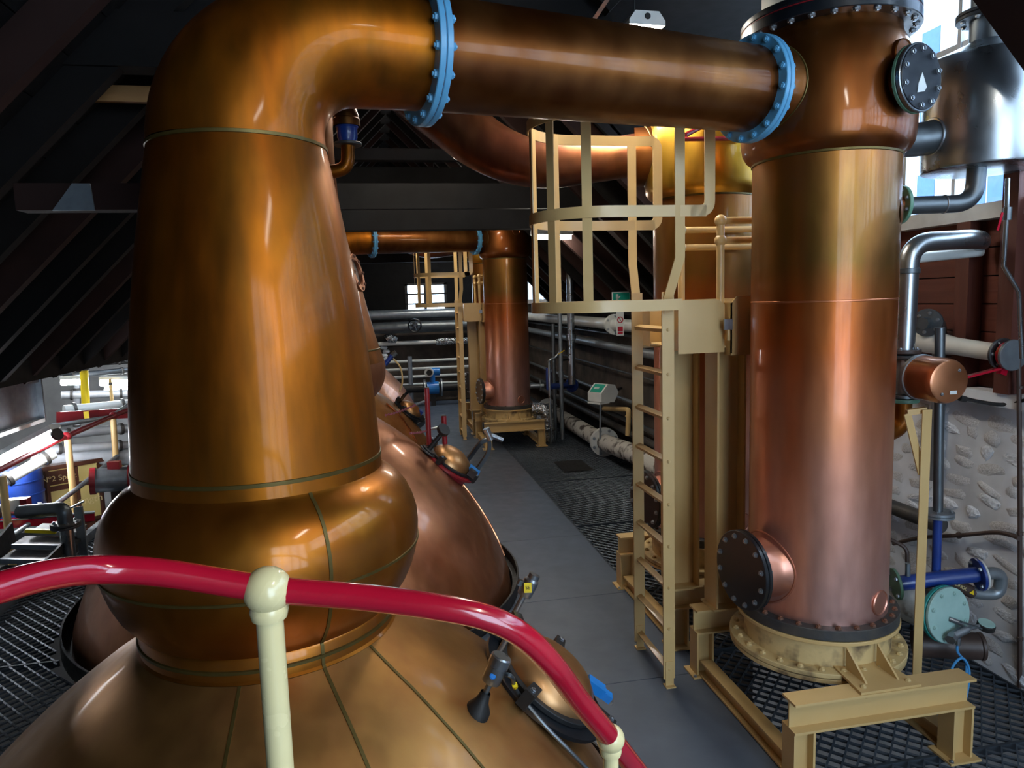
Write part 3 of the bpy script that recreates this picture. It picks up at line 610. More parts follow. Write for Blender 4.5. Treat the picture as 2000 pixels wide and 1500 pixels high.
mb = MB().tube(spline([hit(S3, px, py)[0]+V((0, 0, .015)) for px, py in ((755, 790), (780, 812), (800, 840), (815, 865))]), .012, 8); single('copper_tube', mb, bpy.data.materials['bright_copper_tube'], 'thin copper tube on the distant third pot', 'tube')
# safety valve on the second neck
vb = V((SB['c'][0]+.30, SB['c'][1]-.12, 3.29)); t = part('relief_valve', MB().tube(fillet([vb, vb+V((.2, -.02, .03)), vb+V((.21, -.02, .2))], .12, 8), .05, 18), CU_NECK, st2, 'copper elbow with blue relief valve')
vt = vb+V((.21, -.02, .2)); part('flange', MB().disc(vt, (0, 0, 1), .105, .02, 24), GREYFL, t); part('bonnet', MB().lathe([(.06, .02), (.075, .06), (.075, .13), (.085, .135), (.085, .14)], vt, seg=24), NAVY, t); part('cap', MB().lathe([(.1, .14), (.1, .19), (.092, .2), (.092, .22), (.075, .27), (0, .285)], vt, seg=24), CU_ARM, t)
# round port on the second neck
q = V((SB['c'][0]+.545, SB['c'][1]-.1, 2.55)); nn = V((.95, -.22, .22)).normalized(); port = part('sight_port', MB().ring(q-nn*.1, nn, .10, .15, .09, 32), CU_PINK, st2, 'round sight port'); part('glass_disc', MB().disc(q-nn*.04, nn, .10, .01, 32), BLACK, port); bolts(port, q-nn*.01, nn, .127, 8, .013, RUST)

# ================================================================== CONDENSER BAYS
C1 = V((2.29, 3.38, 0)); BAY2 = V((0, 1.37, 0))
SHELL = [(.353, .63), (.353, 2.95)]
def condenser(c, label, head_mat, detail, arm, gold=False):
    t = thing('shell_condenser', c, label, 'condenser', 'upright copper condensers'); o = (c.x, c.y, 0)
    part('shell', MB().lathe([(.353, .62), (.353, .7), (.353, 1.4), (.353, 2.2), (.353, 2.96)], o, seg=96), CU_COND, t)
    part('head', MB().lathe([(.353, 2.95), (.362, 2.962), (.385, 2.98), (.402, 3.01), (.41, 3.05), (.413, 3.12), (.41, 3.22), (.404, 3.32), (.392, 3.4), (.37, 3.465), (.35, 3.5), (.338, 3.53), (.337, 3.57)], o, seg=96), head_mat, t)
    part('head_seam', MB().lathe([(.353, 2.945), (.359, 2.947), (.359, 2.957), (.353, 2.96)], o, seg=96), SEAM, t)
    part('shell_seam', MB().lathe([(.353, 2.245), (.3545, 2.247), (.3545, 2.253), (.353, 2.255)], o, seg=96), CU_COND, t)
    hf = part('head_flange', MB().ring((c.x, c.y, 3.555), (0, 0, 1), .33, .418, .05, 80), BLACK, t); part('gasket', MB().ring((c.x, c.y, 3.605), (0, 0, 1), .3, .414, .008, 80), RED_D, t)
    bolts(hf, (c.x, c.y, 3.555), (0, 0, 1), .388, 26 if detail else 16, .0165, ZINC, .3, (0, 0, -1))
    part('top_flange', MB().ring((c.x, c.y, 3.613), (0, 0, 1), .28, .416, .03, 80), BLACK, t)
    part('top_drum', MB().lathe([(.315, 3.64), (.315, 4.25)] if detail else [(.16, 3.64), (.16, 3.95)], o, seg=48), WHITE if detail else BLACKM, t)
    bf = part('base_flange', MB().ring((c.x, c.y, .575), (0, 0, 1), .34, .41, .055, 80), GREYFL, t); bolts(bf, (c.x, c.y, .63), (0, 0, 1), .383, 26 if detail else 16, .015, RUST, .2)
    part('upper_ring', MB().ring((c.x, c.y, .553), (0, 0, 1), .34, .415, .02, 80), CREAM, t)
    part('drum', MB().lathe([(.375, .425), (.375, .555)], o, seg=80), CREAM_D, t)
    br = part('base_ring', MB().ring((c.x, c.y, .40), (0, 0, 1), .36, .452, .025, 80).ring((c.x, c.y, .372), (0, 0, 1), .3, .448, .022, 80), CREAM_D, t); bolts(br, (c.x, c.y, .425), (0, 0, 1), .418, 26 if detail else 16, .0165, CREAM_D, .4)
    if detail: bolts(br, (c.x, c.y, .372), (0, 0, 1), .418, 26, .012, CREAM, .4, (0, 0, -1))
    # handhole pointing left
    n = V((-.99, -.14, 0)).normalized(); p = c+V((0, 0, .86))
    nz = part('handhole_neck', MB().lathe([(.185, .30), (.165, .335), (.155, .36), (.155, .46)], p, n, 48), CU_ROSE, t)
    part('weld_bead', MB().tube([p+n*math.sqrt(max(.01, .353**2-(.187*math.cos(q))**2))+n.cross(V((0, 0, 1)))*.187*math.cos(q)+V((0, 0, .187*math.sin(q))) for q in [2*PI*k/40 for k in range(41)]], .006, 6, False), CU_ROSE, nz)
    hb = part('handhole_cover', MB().ring(p+n*.45, n, .15, .208, .02, 48).disc(p+n*.472, n, .208, .022, 48), BLACK, t, 'black bolted blank cover'); bolts(hb, p+n*.494, n, .178, 12, .0145, ZINC, .5); bolts(hb, p+n*.45, n, .185, 12, .0125, ZINC, .5, -n)
    # blank pads
    for ang, z, r in ((-72, 3.36, .062), (-66, .72, .06)):
        q = math.radians(ang); nn = V((math.cos(q), math.sin(q), 0)); R_ = .405 if z > 2 else .353
        part('blank_pad', MB().lathe([(r+.006, -.03), (r+.006, .002), (r+.002, .007), (r-.003, .002), (0, .003)], c+nn*R_+V((0, 0, z)), nn, 32), head_mat if z > 2 else CU_ROSE, t)
    # arm inlet
    if arm is not None:
        a = V(arm).normalized(); p = c+V((0, 0, 3.27)); part('arm_inlet', MB().lathe([(.2, .25), (.2, .40), (.2, .48)], p, -a, 48), CU_ARM, t)
        part('weld_bead', MB().tube([p-a*math.sqrt(max(.01, .409**2-(.202*math.cos(q))**2))+a.cross(V((0, 0, 1)))*.202*math.cos(q)+V((0, 0, .202*math.sin(q))) for q in [2*PI*k/40 for k in range(41)]], .005, 6, False), SEAM, t)
    if detail:
        n = V((.29, -.96, 0)).normalized(); p = c+V((0.01, 0, 3.235)); part('inspection_neck', MB().lathe([(.1, .3), (.1, .475)], p, n, 32), CU_HEAD, t)
        ins = part('inspection_cover', MB().ring(p+n*.445, n, .09, .15, .018, 40), GREEN, t, 'green backed inspection flange'); part('cover_plate', MB().disc(p+n*.465, n, .15, .022, 40), STEEL, ins); part('cover_face', MB().disc(p+n*.487, n, .142, .004, 40), BLACK, ins)
        bolts(ins, p+n*.491, n, .122, 10, .0135, ZINC, .5); bolts(ins, p+n*.445, n, .128, 10, .011, ZINC, .5, -n)
        s1 = n.cross(V((0, 0, 1))); part('torn_sticker', MB().prism([(-.03, -.05), (.02, -.04), (.035, -.02), (.0, .04), (-.025, -.01)], p+n*.491+V((0, 0, -.02)), (s1*-1, (0, 0, 1), n), .002), WHITE, ins)
        n = V((1, -.12, 0)).normalized(); p = c+V((0, 0, 2.73)); nz = part('outlet_neck', MB().lathe([(.055, .32), (.055, .42)], p, n, 24), CU_COND, t); gf = part('outlet_flange', MB().ring(p+n*.40, n, .05, .098, .02, 32), GREEN, t); bolts(gf, p+n*.40, n, .075, 8, .011, ZINC, .5, -n)
        part('dent_patch', MB().lathe([(.06, 0), (.04, .006), (0, .008)], c+V((.353*math.cos(-.75), .353*math.sin(-.75), 2.67)), (math.cos(-.75), math.sin(-.75), 0), 24), CU_HEAD, t)
    return t
def frame(c, label, detail=True):
    t = thing('condenser_frame', c, label, 'frame', 'buff steel condenser frames'); x0, x1 = c.x-.50, c.x+.46; yn, yf = c.y-.55, c.y+.47
    for y in (yn, yf):
        b = part('beam', MB().ibeam((x0, y, .345), (x1, y, .345), .15, .11), CREAM, t)
        for x in (x0+.055, x1-.055):
            part('leg', MB().ibeam((x, y, .008), (x, y, .27), .11, .1, up=(1, 0, 0)), CREAM, t); part('foot_plate', MB().bx(x-.085, x+.085, y-.075, y+.075, .003, .014), CREAM, t)
            bolt_at(t, (x-.07, y-.06, .014), (0, 0, 1), .011, ZINC)
        s = 1 if y == yn else -1
        part('bracket_plate', MB().prism([(-.16, 0), (.16, 0), (.13, .26), (-.13, .26)], (c.x, y-.05*s, .421), ((1, 0, 0), (0, s, 0), (0, 0, 1)), .012), CREAM, t)
        for dx in (-.085, .085):
            part('gusset', MB().prism([(0, 0), (.15, 0), (.15, .11)], (c.x+dx-.005, y+.01*s, .433), ((0, s, 0), (0, 0, 1), (1, 0, 0)), .01), CREAM, t)
        for dx in (-.12, .12): bolt_at(t, (c.x+dx, y-.01*s, .433), (0, 0, 1), .014, CREAM_D)
        for dx in (-.12, .12): bolt_at(t, (c.x+dx, y-.035*s, .408), (0, 0, -1), .013, CREAM)
    for x in (x0+.055, x1-.055): part('side_rail', MB().ibeam((x, yn+.06, .06), (x, yf-.06, .06), .10, .075), CREAM, t)
    return t
def flat_strap(pts, y, wd, th=.008):
    c = [(p.x, p.z) for p in fillet([V((a, 0, b)) for a, b in pts], .09, 7)]; n = len(c); L = []; R = []
    for i in range(n):
        dx = c[min(i+1, n-1)][0]-c[max(i-1, 0)][0]; dz = c[min(i+1, n-1)][1]-c[max(i-1, 0)][1]; l = math.hypot(dx, dz); L.append((c[i][0]-dz/l*wd/2, c[i][1]+dx/l*wd/2)); R.append((c[i][0]+dz/l*wd/2, c[i][1]-dx/l*wd/2))
    mb = MB(); vs = [(p[0], y+s*th/2, p[1]) for s in (-1, 1) for q in (L, R) for p in q]; fs = []
    for i in range(n-1):
        fs += [(i, i+1, n+i+1, n+i), (2*n+i, 3*n+i, 3*n+i+1, 2*n+i+1), (i, 2*n+i, 2*n+i+1, i+1), (n+i, n+i+1, 3*n+i+1, 3*n+i)]
    return mb.add(vs, fs)
def ladder(o, label):
    t = thing('cage_ladder', V((1.59, 3.99, 0))+o, label, 'ladder', 'buff caged ladders'); X, yc = 1.59+o.x, 3.99+o.y
    for s in (-1, 1):
        y = yc+s*.24; r = part('side_rail', MB().bx(X-.035, X+.035, y-.006, y+.006, .05, 2.32), CREAM, t); part('foot_angle', MB().bx(X-.03, X+.03, y-.035*1, y+.02, .003, .012).bx(X-.025, X+.025, y-.012, y-.006, .003, .16), CREAM, t)
    for k in range(9):
        z = .11+.25*k; part('rung', MB().obox((X, yc, z), ((.8, 0, .35), (0, 1, 0), (-.35, 0, .8)), (.017, .234, .011)), CREAM, t)
        for s in (-1,): bolt_at(t, (X, yc+s*.246, z), (0, s, 0), .011, CREAM)
    R_ = .36; cx = X-.35
    def U(z, xe, wd=.06):
        pts = [V((xe, yc-R_, z))]+[V((cx+R_*math.cos(q), yc+R_*math.sin(q), z)) for q in [math.radians(-90-180*k/28) for k in range(29)]]+[V((xe, yc+R_, z))]
        return MB().strip(pts, wd, .008, (0, 0, 1))
    for z, xe in ((2.25, X+.03), (2.745, X+.17), (3.26, X+.17)): part('cage_hoop', U(z, xe), CREAM, t)
    for s in (-1, 1): part('hoop_tie', MB().bar((X+.03, yc+s*R_, 2.25), (X+.03, yc+s*.245, 2.25), .06, .008, (1, 0, 0)), CREAM, t)
    for deg in (112, 146, 180, 214, 248):
        q = math.radians(deg); p = V((cx+R_*math.cos(q), yc+R_*math.sin(q), 0)); n = V((math.cos(q), math.sin(q), 0))
        part('cage_strap', MB().obox(p+n*-.007+V((0, 0, 2.755)), (n, n.cross(V((0, 0, 1))), (0, 0, 1)), (.003, .026, .53)), CREAM, t)
    for s in (-1, 1):
        y = yc+s*R_
        part('end_strap', flat_strap([(X+.08, 3.26), (X+.19, 3.26), (X+.19, 2.745), (X+.08, 2.745)], y, .06), CREAM, t)
        part('bent_strap', MB().strip([V((X+.02, y, 3.26)), V((X+.02, y, 2.5)), V((X+.0, yc+s*.25, 2.29)), V((X+.0, yc+s*.25, 2.2))], .055, .008, (1, 0, 0)), CREAM, t)
    return t
def platform(o, label):
    B = V(o); t = thing('access_platform', V((2.0, 4.0, 0))+B, label, 'platform', 'buff access platforms')
    P = lambda mb: mb
    def pt(name, mb, mat=CREAM):
        for i in range(len(mb.v)): mb.v[i] = mb.v[i]+B
        return part(name, mb, mat, t)
    pt('column', MB().ibeam((1.86, 4.2, .432), (1.86, 4.2, 1.98), .2, .15, up=(1, 0, 0))); pt('base_plate', MB().bx(1.74, 1.98, 4.1, 4.3, .421, .432)); pt('column', MB().ibeam((1.99, 3.85, .432), (1.99, 3.85, 1.98), .18, .16, up=(1, 0, 0))); pt('base_plate', MB().bx(1.88, 2.10, 3.76, 3.94, .421, .432))
    pt('deck', MB().bx(1.68, 2.62, 3.76, 4.36, 1.995, 2.005))
    pt('fascia', MB().prism([(0, 0), (.26, 0), (.26, .25), (.23, .28), (.03, .28), (0, .25)], (1.675, 3.77, 1.985), ((0, 1, 0), (0, 0, 1), (1, 0, 0)), .008)); pt('fascia', MB().prism([(0, 0), (.14, 0), (.14, .28), (.03, .28), (0, .25)], (1.675, 4.23, 1.985), ((0, 1, 0), (0, 0, 1), (1, 0, 0)), .008))
    pt('fascia', MB().prism([(0, 0), (.28, 0), (.28, .27), (.24, .3), (0, .3)], (1.655, 3.755, 1.97), ((1, 0, 0), (0, 0, 1), (0, 1, 0)), .008)); pt('fascia', MB().prism([(0, 0), (.62, 0), (.62, .32), (.035, .32), (0, .28)], (1.945, 3.70, 1.965), ((1, 0, 0), (0, 0, 1), (0, 1, 0)), .008))
    pt('fascia', MB().bx(1.68, 2.62, 4.35, 4.36, 1.97, 2.27)); pt('channel', MB().bx(1.945, 2.56, 3.70, 3.78, 1.955, 1.965)); pt('side_plate', MB().bx(1.945, 1.953, 3.70, 3.80, 1.965, 2.25))
    pt('gate_latch', MB().bx(1.90, 1.95, 3.69, 3.70, 2.10, 2.16), ZINC); pt('hinge', MB().cyl((1.925, 3.69, 2.04), (1.925, 3.69, 2.10), .01, seg=10))
    for x, y in ((1.93, 3.8), (1.93, 4.33)):
        pt('guard_post', MB().cyl((x, y, 2.0), (x, y, 2.72), .022, seg=14)); pt('post_knuckle', MB().sphere((x, y, 2.71), .034, 14)); pt('post_knuckle', MB().sphere((x, y, 2.60), .034, 14))
        for z in (2.60, 2.71): pt('guard_rail', MB().cyl((x, y, z), (2.58, y, z), .02, seg=14))
    return t
def cond_pair(o, w1, w2, detail, tl):
    condenser(C1+o, tl[0], CU_HEAD, detail, ARM_A); frame(C1+o, tl[1], detail)
    condenser(C1+BAY2+o, tl[2], CU_GOLD, False, ARM_B); frame(C1+BAY2+o, tl[3], detail)
    ladder(o, tl[4]); platform(o, tl[5])
cond_pair(V((0, 0, 0)), 1, 1, True, ('big copper condenser on the right, gold above and rosy below', 'buff steel stand under the big right-hand condenser', 'golden-topped condenser half hidden behind the caged ladder', 'buff steel stand behind the foot of the near ladder', 'near buff ladder with a safety cage beneath the lyne arm', 'buff platform on two columns joining the two near condensers'))
cond_pair(V((OFF[0], OFF[1], 0)), 1, 1, False, ('far copper condenser standing clear at the end of the walkway', 'buff steel stand under the far condenser', 'farthest gold and orange condenser behind the far one', 'buff steel stand of the farthest condenser', 'far buff caged ladder beside the far condenser', 'far buff platform on columns by the far condenser'))

# ================================================================== FOREGROUND HANDRAIL
RP = [(-.70, .93, 1.905), (-.64, 1.01, 1.908), (-.582, 1.086, 1.909), (-.556, 1.111, 1.909), (-.515, 1.174, 1.9), (-.464, 1.234, 1.88), (-.375, 1.252, 1.858), (-.213, 1.261, 1.809), (-.058, 1.249, 1.783), (.076, 1.222, 1.761), (.165, 1.213, 1.735), (.231, 1.22, 1.69), (.294, 1.25, 1.609), (.364, 1.315, 1.489), (.453, 1.389, 1.348), (.534, 1.46, 1.215), (.62, 1.53, 1.07)]
hr = thing('handrail', (-.2, 1.2, .76), 'crimson handrail on cream posts with ball joints across the foreground', 'handrail')
part('rail', MB().tube(spline(RP, 8), .0235, 24), RED, hr, 'glossy crimson tube')
for (x, y, z), br, lean in (((-.213, 1.261, 1.809), .042, .0), ((.453, 1.389, 1.348), .031, 0)):
    part('ball_joint', MB().sphere((x, y, z-.002), br, 32), IVORY, hr); part('collar', MB().lathe([(br*.72, -br*1.25), (br*.8, -br*.9), (br*.7, -br*.6)], (x, y, z), seg=24), IVORY, hr)
    part('post', MB().cyl((x, y, .76 if y < 1.3 else .3), (x, y, z-br*.7), .0235 if br > .04 else .017, seg=24), IVORY, hr)
    part('foot', MB().disc((x, y, .76 if y < 1.3 else .3), (0, 0, 1), .06, .01, 20), IVORY, hr)

# ================================================================== LAMPS
def lamp(p, d, L, label, wd=.13, mat=None, group='fluorescent roof lights'):
    p = V(p); d = V(d).normalized(); a, b, n = d, V((0, 0, 1)).cross(d), V((0, 0, 1)); t = thing('strip_light', p, label, 'lamp', group)
    part('housing', MB().prism([(-wd*.55, .0), (wd*.55, 0), (wd*.55, .025), (wd*.36, .075), (-wd*.36, .075), (-wd*.55, .025)], p-d*L/2, (b, n, d), L), WHITE, t)
    part('diffuser', MB().prism([(-wd*.5, 0), (-wd*.4, -.05), (wd*.4, -.05), (wd*.5, 0)], p-d*(L/2-.02), (b, n, d), L-.04), mat or TUBEL, t)
    part('end_cap', MB().disc(p+V((0, 0, .045))-d*(L/2+.001), -d, .018, .004, 14), BLACKM, t)
    for s in (-.35, .35): part('hanger', MB().cyl(p+d*L*s+V((0, 0, .07)), p+d*L*s+V((0, 0, .5)), .006, seg=6), BLACKM, t)
    return t
lamp(at(1246, 44, Y=4.0)+V((.03, .62, 0)), (-.06, 1, 0), 1.2, 'lit strip light just above the lyne arm', .2)
lamp(at(876, 352, Y=9.6), (1, .15, 0), .55, 'lit strip light seen above the far tie beam')
lamp(at(1078, 459, Y=8.4), (1, .2, 0), .5, 'lit strip light glowing inside the ladder cage')
lamp((1.6, -.4, 4.1), (0, 1, 0), 1.2, 'added fill light behind the viewer in the shape of a strip light')  # unseen lamp added to light the stills from the front
lamp((.9, 11.8, 3.9), (0, 1, 0), 1.2, 'added strip light over the far walkway'); lamp((.4, 6.9, 4.3), (0, 1, 0), 1.2, 'added strip light in the roof over the second still')  # lamps added along the roof to help light the room
lamp((1.5, 14.8, 3.6), (1, 0, 0), 1.2, 'added strip light near the end wall')  # another added lamp, for light at the far end

# ================================================================== RIGHT-HAND PLANT
tk = thing('steel_tank', (3.15, 3.3, 2.9), 'brushed steel tank hung in front of the bright window', 'tank'); o = (3.15, 3.3, 0)
part('body', MB().lathe([(0, 2.90), (.27, 2.90), (.285, 2.905), (.289, 2.915), (.289, 3.44), (.285, 3.45)], o, seg=64), STEEL, tk); part('lid', MB().lathe([(.285, 3.45), (.2, 3.49), (.11, 3.53), (.095, 3.54)], o, seg=48), STEEL, tk)
part('neck', MB().lathe([(.088, 3.53), (.088, 3.66)], o, seg=32), STEEL_D, tk); nf = part('neck_flange', MB().ring((3.15, 3.3, 3.65), (0, 0, 1), .08, .15, .018, 40).ring((3.15, 3.3, 3.67), (0, 0, 1), .08, .15, .018, 40), BLACKM, tk); bolts(nf, (3.15, 3.3, 3.65), (0, 0, 1), .122, 8, .013, ZINC, .5, (0, 0, -1)); bolts(nf, (3.15, 3.3, 3.688), (0, 0, 1), .122, 8, .013, ZINC, .5)
part('riser', MB().lathe([(.085, 3.66), (.085, 4.3)], o, seg=32), STEEL_D, tk); part('seam', MB().obox((3.15+.289*math.sin(.35), 3.3-.289*math.cos(.35), 3.18), ((math.cos(.35), math.sin(.35), 0), (math.sin(.35), -math.cos(.35), 0), (0, 0, 1)), (.003, .0015, .25)), GALV, tk)
sp = MB().tube(fillet([V((2.66, 3.36, 3.06)), V((2.80, 3.34, 3.06)), V((2.90, 3.33, 3.08))], .06), .085, 28); part('side_branch', sp, STEEL_D, tk); part('branch_bead', MB().ring((2.86, 3.335, 3.075), (1, -.05, 0), .085, .096, .012, 28), ZINC, tk)
dp = thing('tank_drain_pipe', (2.75, 3.3, 2.73), 'dark steel bend from the green flange up into the tank base', 'pipe')
part('bend', MB().tube(fillet([V((2.71, 3.32, 2.725)), V((3.05, 3.24, 2.725)), V((3.06, 3.24, 2.93))], .15, 10), .045, 24), STEEL_D, dp); part('weld_bead', MB().ring((2.90, 3.275, 2.725), (1, -.23, 0), .044, .049, .008, 24), ZINC, dp)
t = thing('sample_pipe', at(1965, 345, Y=3.05), 'thin steel drain line with a red-levered valve below the tank', 'pipe'); p0 = at(1968, 348, Y=3.1)
part('tube', MB().tube([p0, at(1966, 420, Y=3.1), at(1960, 520, Y=3.1), at(1990, 570, Y=3.1), at(1996, 700, Y=3.1)], .011, 10), STEEL, t); part('valve_body', MB().cyl(at(1968, 405, Y=3.1), at(1967, 430, Y=3.1), .02, seg=8), STEEL_D, t); part('lever', MB().bar(at(1958, 415, Y=3.09), at(1948, 450, Y=3.09), .012, .004), RED, t)
# bent silver pipe
bp = thing('bent_steel_pipe', at(1770, 680, Y=3.5), 'shiny steel pipe rising beside the condenser and bending to the wall', 'pipe')
pb = [at(1766, 690, Y=3.5), at(1772, 480, Y=3.5), at(1800, 462, Y=3.5), at(1915, 466, Y=3.42), at(1945, 480, Y=3.55)]
part('tube', MB().tube(fillet([pb[0], V((pb[0].x+.01, 3.5, 2.55)), V((3.3, 3.45, 2.56)), V((3.46, 3.62, 2.55))], .13, 10), .053, 28), STEEL, bp)
part('clamp', MB().ring((pb[0].x+.008, 3.5, 2.38), (0, 0, 1), .052, .06, .03, 28), STEEL_D, bp); part('under_pipe', MB().cyl(V((3.02, 3.6, 2.47)), V((3.45, 3.6, 2.5)), .03, seg=16), WHITE, bp)
sv = thing('globe_valve', at(1770, 800, Y=3.5), 'grey flanged valve below the bent steel pipe', 'valve'); vx, vy = pb[0].x, 3.5; vz = at(1766, 690, Y=3.5).z
for dz, rr, mt in ((.0, .085, BROWN), (-.03, .08, STEEL_D), (-.25, .08, STEEL_D), (-.275, .085, GREEN)): part('flange', MB().disc((vx, vy, vz+dz), (0, 0, 1), rr, .022, 28), mt, sv)
part('body', MB().lathe([(.05, -.23), (.058, -.2), (.045, -.13), (.058, -.07), (.05, -.03)], (vx, vy, vz), seg=24), GALV, sv); part('yoke', MB().obox((vx+.02, vy-.06, vz-.13), ((1, 0, 0), (0, 1, 0), (0, 0, 1)), (.05, .03, .085)), GALV, sv)
for q in range(4): bolt_at(sv, (vx+.065*math.cos(q*1.57+.6), vy+.065*math.sin(q*1.57+.6), vz+.022), (0, 0, 1), .011, ZINC)
part('copper_elbow', MB().tube(fillet([V((vx, vy, vz-.28)), V((vx, vy, vz-.42)), V((vx-.25, vy+.02, vz-.5))], .12, 8), .05, 20), CU_NECK, sv)
cc = at(1856, 746, Y=3.12); ca = (at(1790, 735, Y=3.36)-cc).normalized(); cn = thing('copper_canister', cc, 'round copper actuator canister sticking out beside the condenser', 'actuator')
part('body', MB().lathe([(0, 0), (.095, .002), (.108, .008), (.116, .025), (.118, .05), (.118, .19), (.122, .195), (.122, .21), (0, .21)], cc, ca, 48), CU_PINK, cn); part('back_rim', MB().ring(cc+ca*.19, ca, .116, .124, .025, 48), GALV, cn)
aa, bb, nn = basis(-ca)
for q in (50, 235): bolt_at(cn, cc+(aa*math.cos(math.radians(q))+bb*math.sin(math.radians(q)))*.075, -ca, .008, ZINC)
part('maker_plate', MB().obox(cc-ca*.001-bb*.055+aa*.02, (aa, bb, nn), (.02, .009, .001)), WHITE, cn); part('link_stub', MB().cyl(cc+ca*.21, cc+ca*.3, .03, seg=14), GALV, cn)
t = thing('pipe_elbow', at(1812, 630, Y=3.9), 'dull steel flanged elbow in front of the red planks', 'pipe'); e0 = at(1812, 630, Y=3.85)
fe = part('flange', MB().disc(e0, (-.8, -.6, 0), .085, .02, 32).disc(e0+V((.03, .022, 0)), (-.8, -.6, 0), .08, .018, 32), STEEL_D, t); bolts(fe, e0+V((-.016, -.012, 0)), (-.8, -.6, 0), .06, 6, .011, ZINC, .3); part('stub', MB().cyl(e0+V((-.1, -.07, 0)), e0, .035, seg=18), STEEL_D, t)
part('bend', MB().tube(fillet([e0, e0+V((.14, .06, 0)), e0+V((.15, .06, -.62)), e0+V((.15, .06, -1.02))], .09, 8), .04, 18), GALV, t)
wp = thing('white_pipe', at(1880, 680, X=3.38), 'white enamelled pipe with a flanged end along the plank wall', 'pipe'); wa, wb_ = at(1790, 664, X=3.4), at(1955, 690, X=3.36)
part('tube', MB().tube([wa, wa.lerp(wb_, .3), wa.lerp(wb_, .5), wb_], [.07, .068, .052, .05], 24), WHITE, wp); wd_ = (wb_-wa).normalized(); ff = part('flange', MB().disc(wb_, wd_, .085, .02, 28), STEEL_D, wp); bolts(ff, wb_+wd_*.02, wd_, .066, 6, .01, ZINC)
rv = thing('butterfly_valve', wb_+wd_*.03, 'red butterfly valve with a long lever beside the white pipe', 'valve'); part('body', MB().disc(wb_+wd_*.035, wd_, .07, .03, 24), RED, rv); part('lever', MB().bar(wb_+wd_*.04+V((-.01, 0, -.07)), at(1880, 738, Y=wb_.y), .035, .012), RED, rv); part('quadrant', MB().bar(wb_+wd_*.04+V((0, 0, -.02)), wb_+wd_*.04+V((-.03, 0, -.11)), .04, .03), RED, rv); part('end_flange', MB().disc(wb_+wd_*.07, wd_, .085, .02, 28), GALV, rv)
ps = thing('pipe_support', (2.96, 3.52, 0), 'buff upright post with a diagonal brace beside the big condenser', 'support'); pt0 = at(1810, 800, Y=3.24)
part('post', MB().bx(pt0.x-.028, pt0.x+.028, 3.234, 3.24, .003, pt0.z).bx(pt0.x+.022, pt0.x+.028, 3.24, 3.29, .003, pt0.z), CREAM, ps); part('brace', MB().bar(at(1772, 808, Y=3.27), at(1800, 925, Y=3.25), .042, .008, (0, 1, 0)), CREAM, ps); part('cross_arm', MB().bar(at(1770, 806, Y=3.28), at(1808, 800, Y=3.26), .03, .03), CREAM, ps)
g = thing('riser_pipe', at(1833, 800, Y=3.62), 'grey riser pipe with round flange turning blue below', 'pipe'); ga, gb, gc = at(1836, 640, Y=3.42), at(1832, 998, Y=3.42), at(1828, 1130, Y=3.42)
part('upper_pipe', MB().cyl(ga, gb, .026, seg=18), STEEL_D, g); gf = part('flange', MB().disc(gb, (0, 0, -1), .085, .018, 28).disc(gb-V((0, 0, .02)), (0, 0, -1), .085, .014, 28), GALV, g); bolts(gf, gb, (0, 0, 1), .065, 4, .011, ZINC, .5); part('lower_pipe', MB().cyl(gb-V((0, 0, .035)), gc, .024, seg=18), NAVY, g)
bl = thing('blue_pipe', at(1830, 1130, Y=3.6), 'bright blue horizontal pipe with end flanges near the wall', 'pipe'); b0, b1 = at(1752, 1140, Y=3.44), at(1908, 1122, Y=3.32)
part('tube', MB().cyl(b0, b1, .043, seg=24), NAVY, bl); bd_ = (b1-b0).normalized(); f1 = part('flange', MB().disc(b1, bd_, .092, .016, 32), NAVY, bl); bolts(f1, b1, bd_, .07, 4, .013, ZINC, .5, -bd_); f2 = part('flange', MB().disc(b0-bd_*.016, bd_, .09, .016, 32), GREEN, bl); bolts(f2, b0-bd_*.016, bd_, .07, 4, .013, ZINC, .5, -bd_)
part('end_face', MB().disc(b1+bd_*.017, bd_, .09, .012, 32), WHITE, bl); part('tapping', MB().cyl(at(1773, 1125, Y=3.42), at(1773, 1100, Y=3.42), .014, seg=10), GALV, bl)
t = thing('return_bend', b1, 'stainless return bend with a brown ALCOHOL band at the wall', 'pipe'); b2 = b1+bd_*.03
rb = [b2, b2+V((.115, -.01, .0)), b2+V((.12, .0, -.135)), b2+V((-.02, .03, -.125)), b2+V((-.22, .07, -.015))]
part('tube', MB().tube(fillet(rb, .06, 8), .034, 20), GALV, t); q0, q1 = rb[4].lerp(rb[3], .05), rb[4].lerp(rb[3], .95)
part('band', MB().cyl(q0, q1, .0355, seg=20), BROWN, t, 'brown ALCOHOL band'); dd = (q1-q0).normalized(); fc = (CAM-q0).normalized(); fc = (fc-dd*fc.dot(dd)).normalized(); text('lettering', 'ALCOHOL', q0.lerp(q1, .4)+fc*.0365, (dd, fc.cross(dd), fc), .026, GOLDT, t)
part('hazard_mark', MB().prism([(-.014, -.01), (.014, -.01), (0, .014)], q0.lerp(q1, .85)+fc*.04, (dd, fc.cross(dd), fc), .002), YELLOW, t)
mt = thing('blank_flange_pipe', at(1845, 1200, Y=3.45), 'mint painted blank flange on a lagged pipe stub', 'pipe'); m0 = at(1848, 1200, Y=3.28); mn_ = V((.15, -.98, .12)).normalized()
fm = part('cover', MB().disc(m0, mn_, .155, .02, 48), MINT, mt); part('back_flange', MB().disc(m0-mn_*.028, mn_, .158, .024, 48), TEAL, mt); bolts(fm, m0+mn_*.02, mn_, .125, 8, .013, MINT, .5); part('stub', MB().cyl(m0-mn_*.03, m0-mn_*.45+V((-.1, 0, .06)), .115, seg=28), LAG, mt)
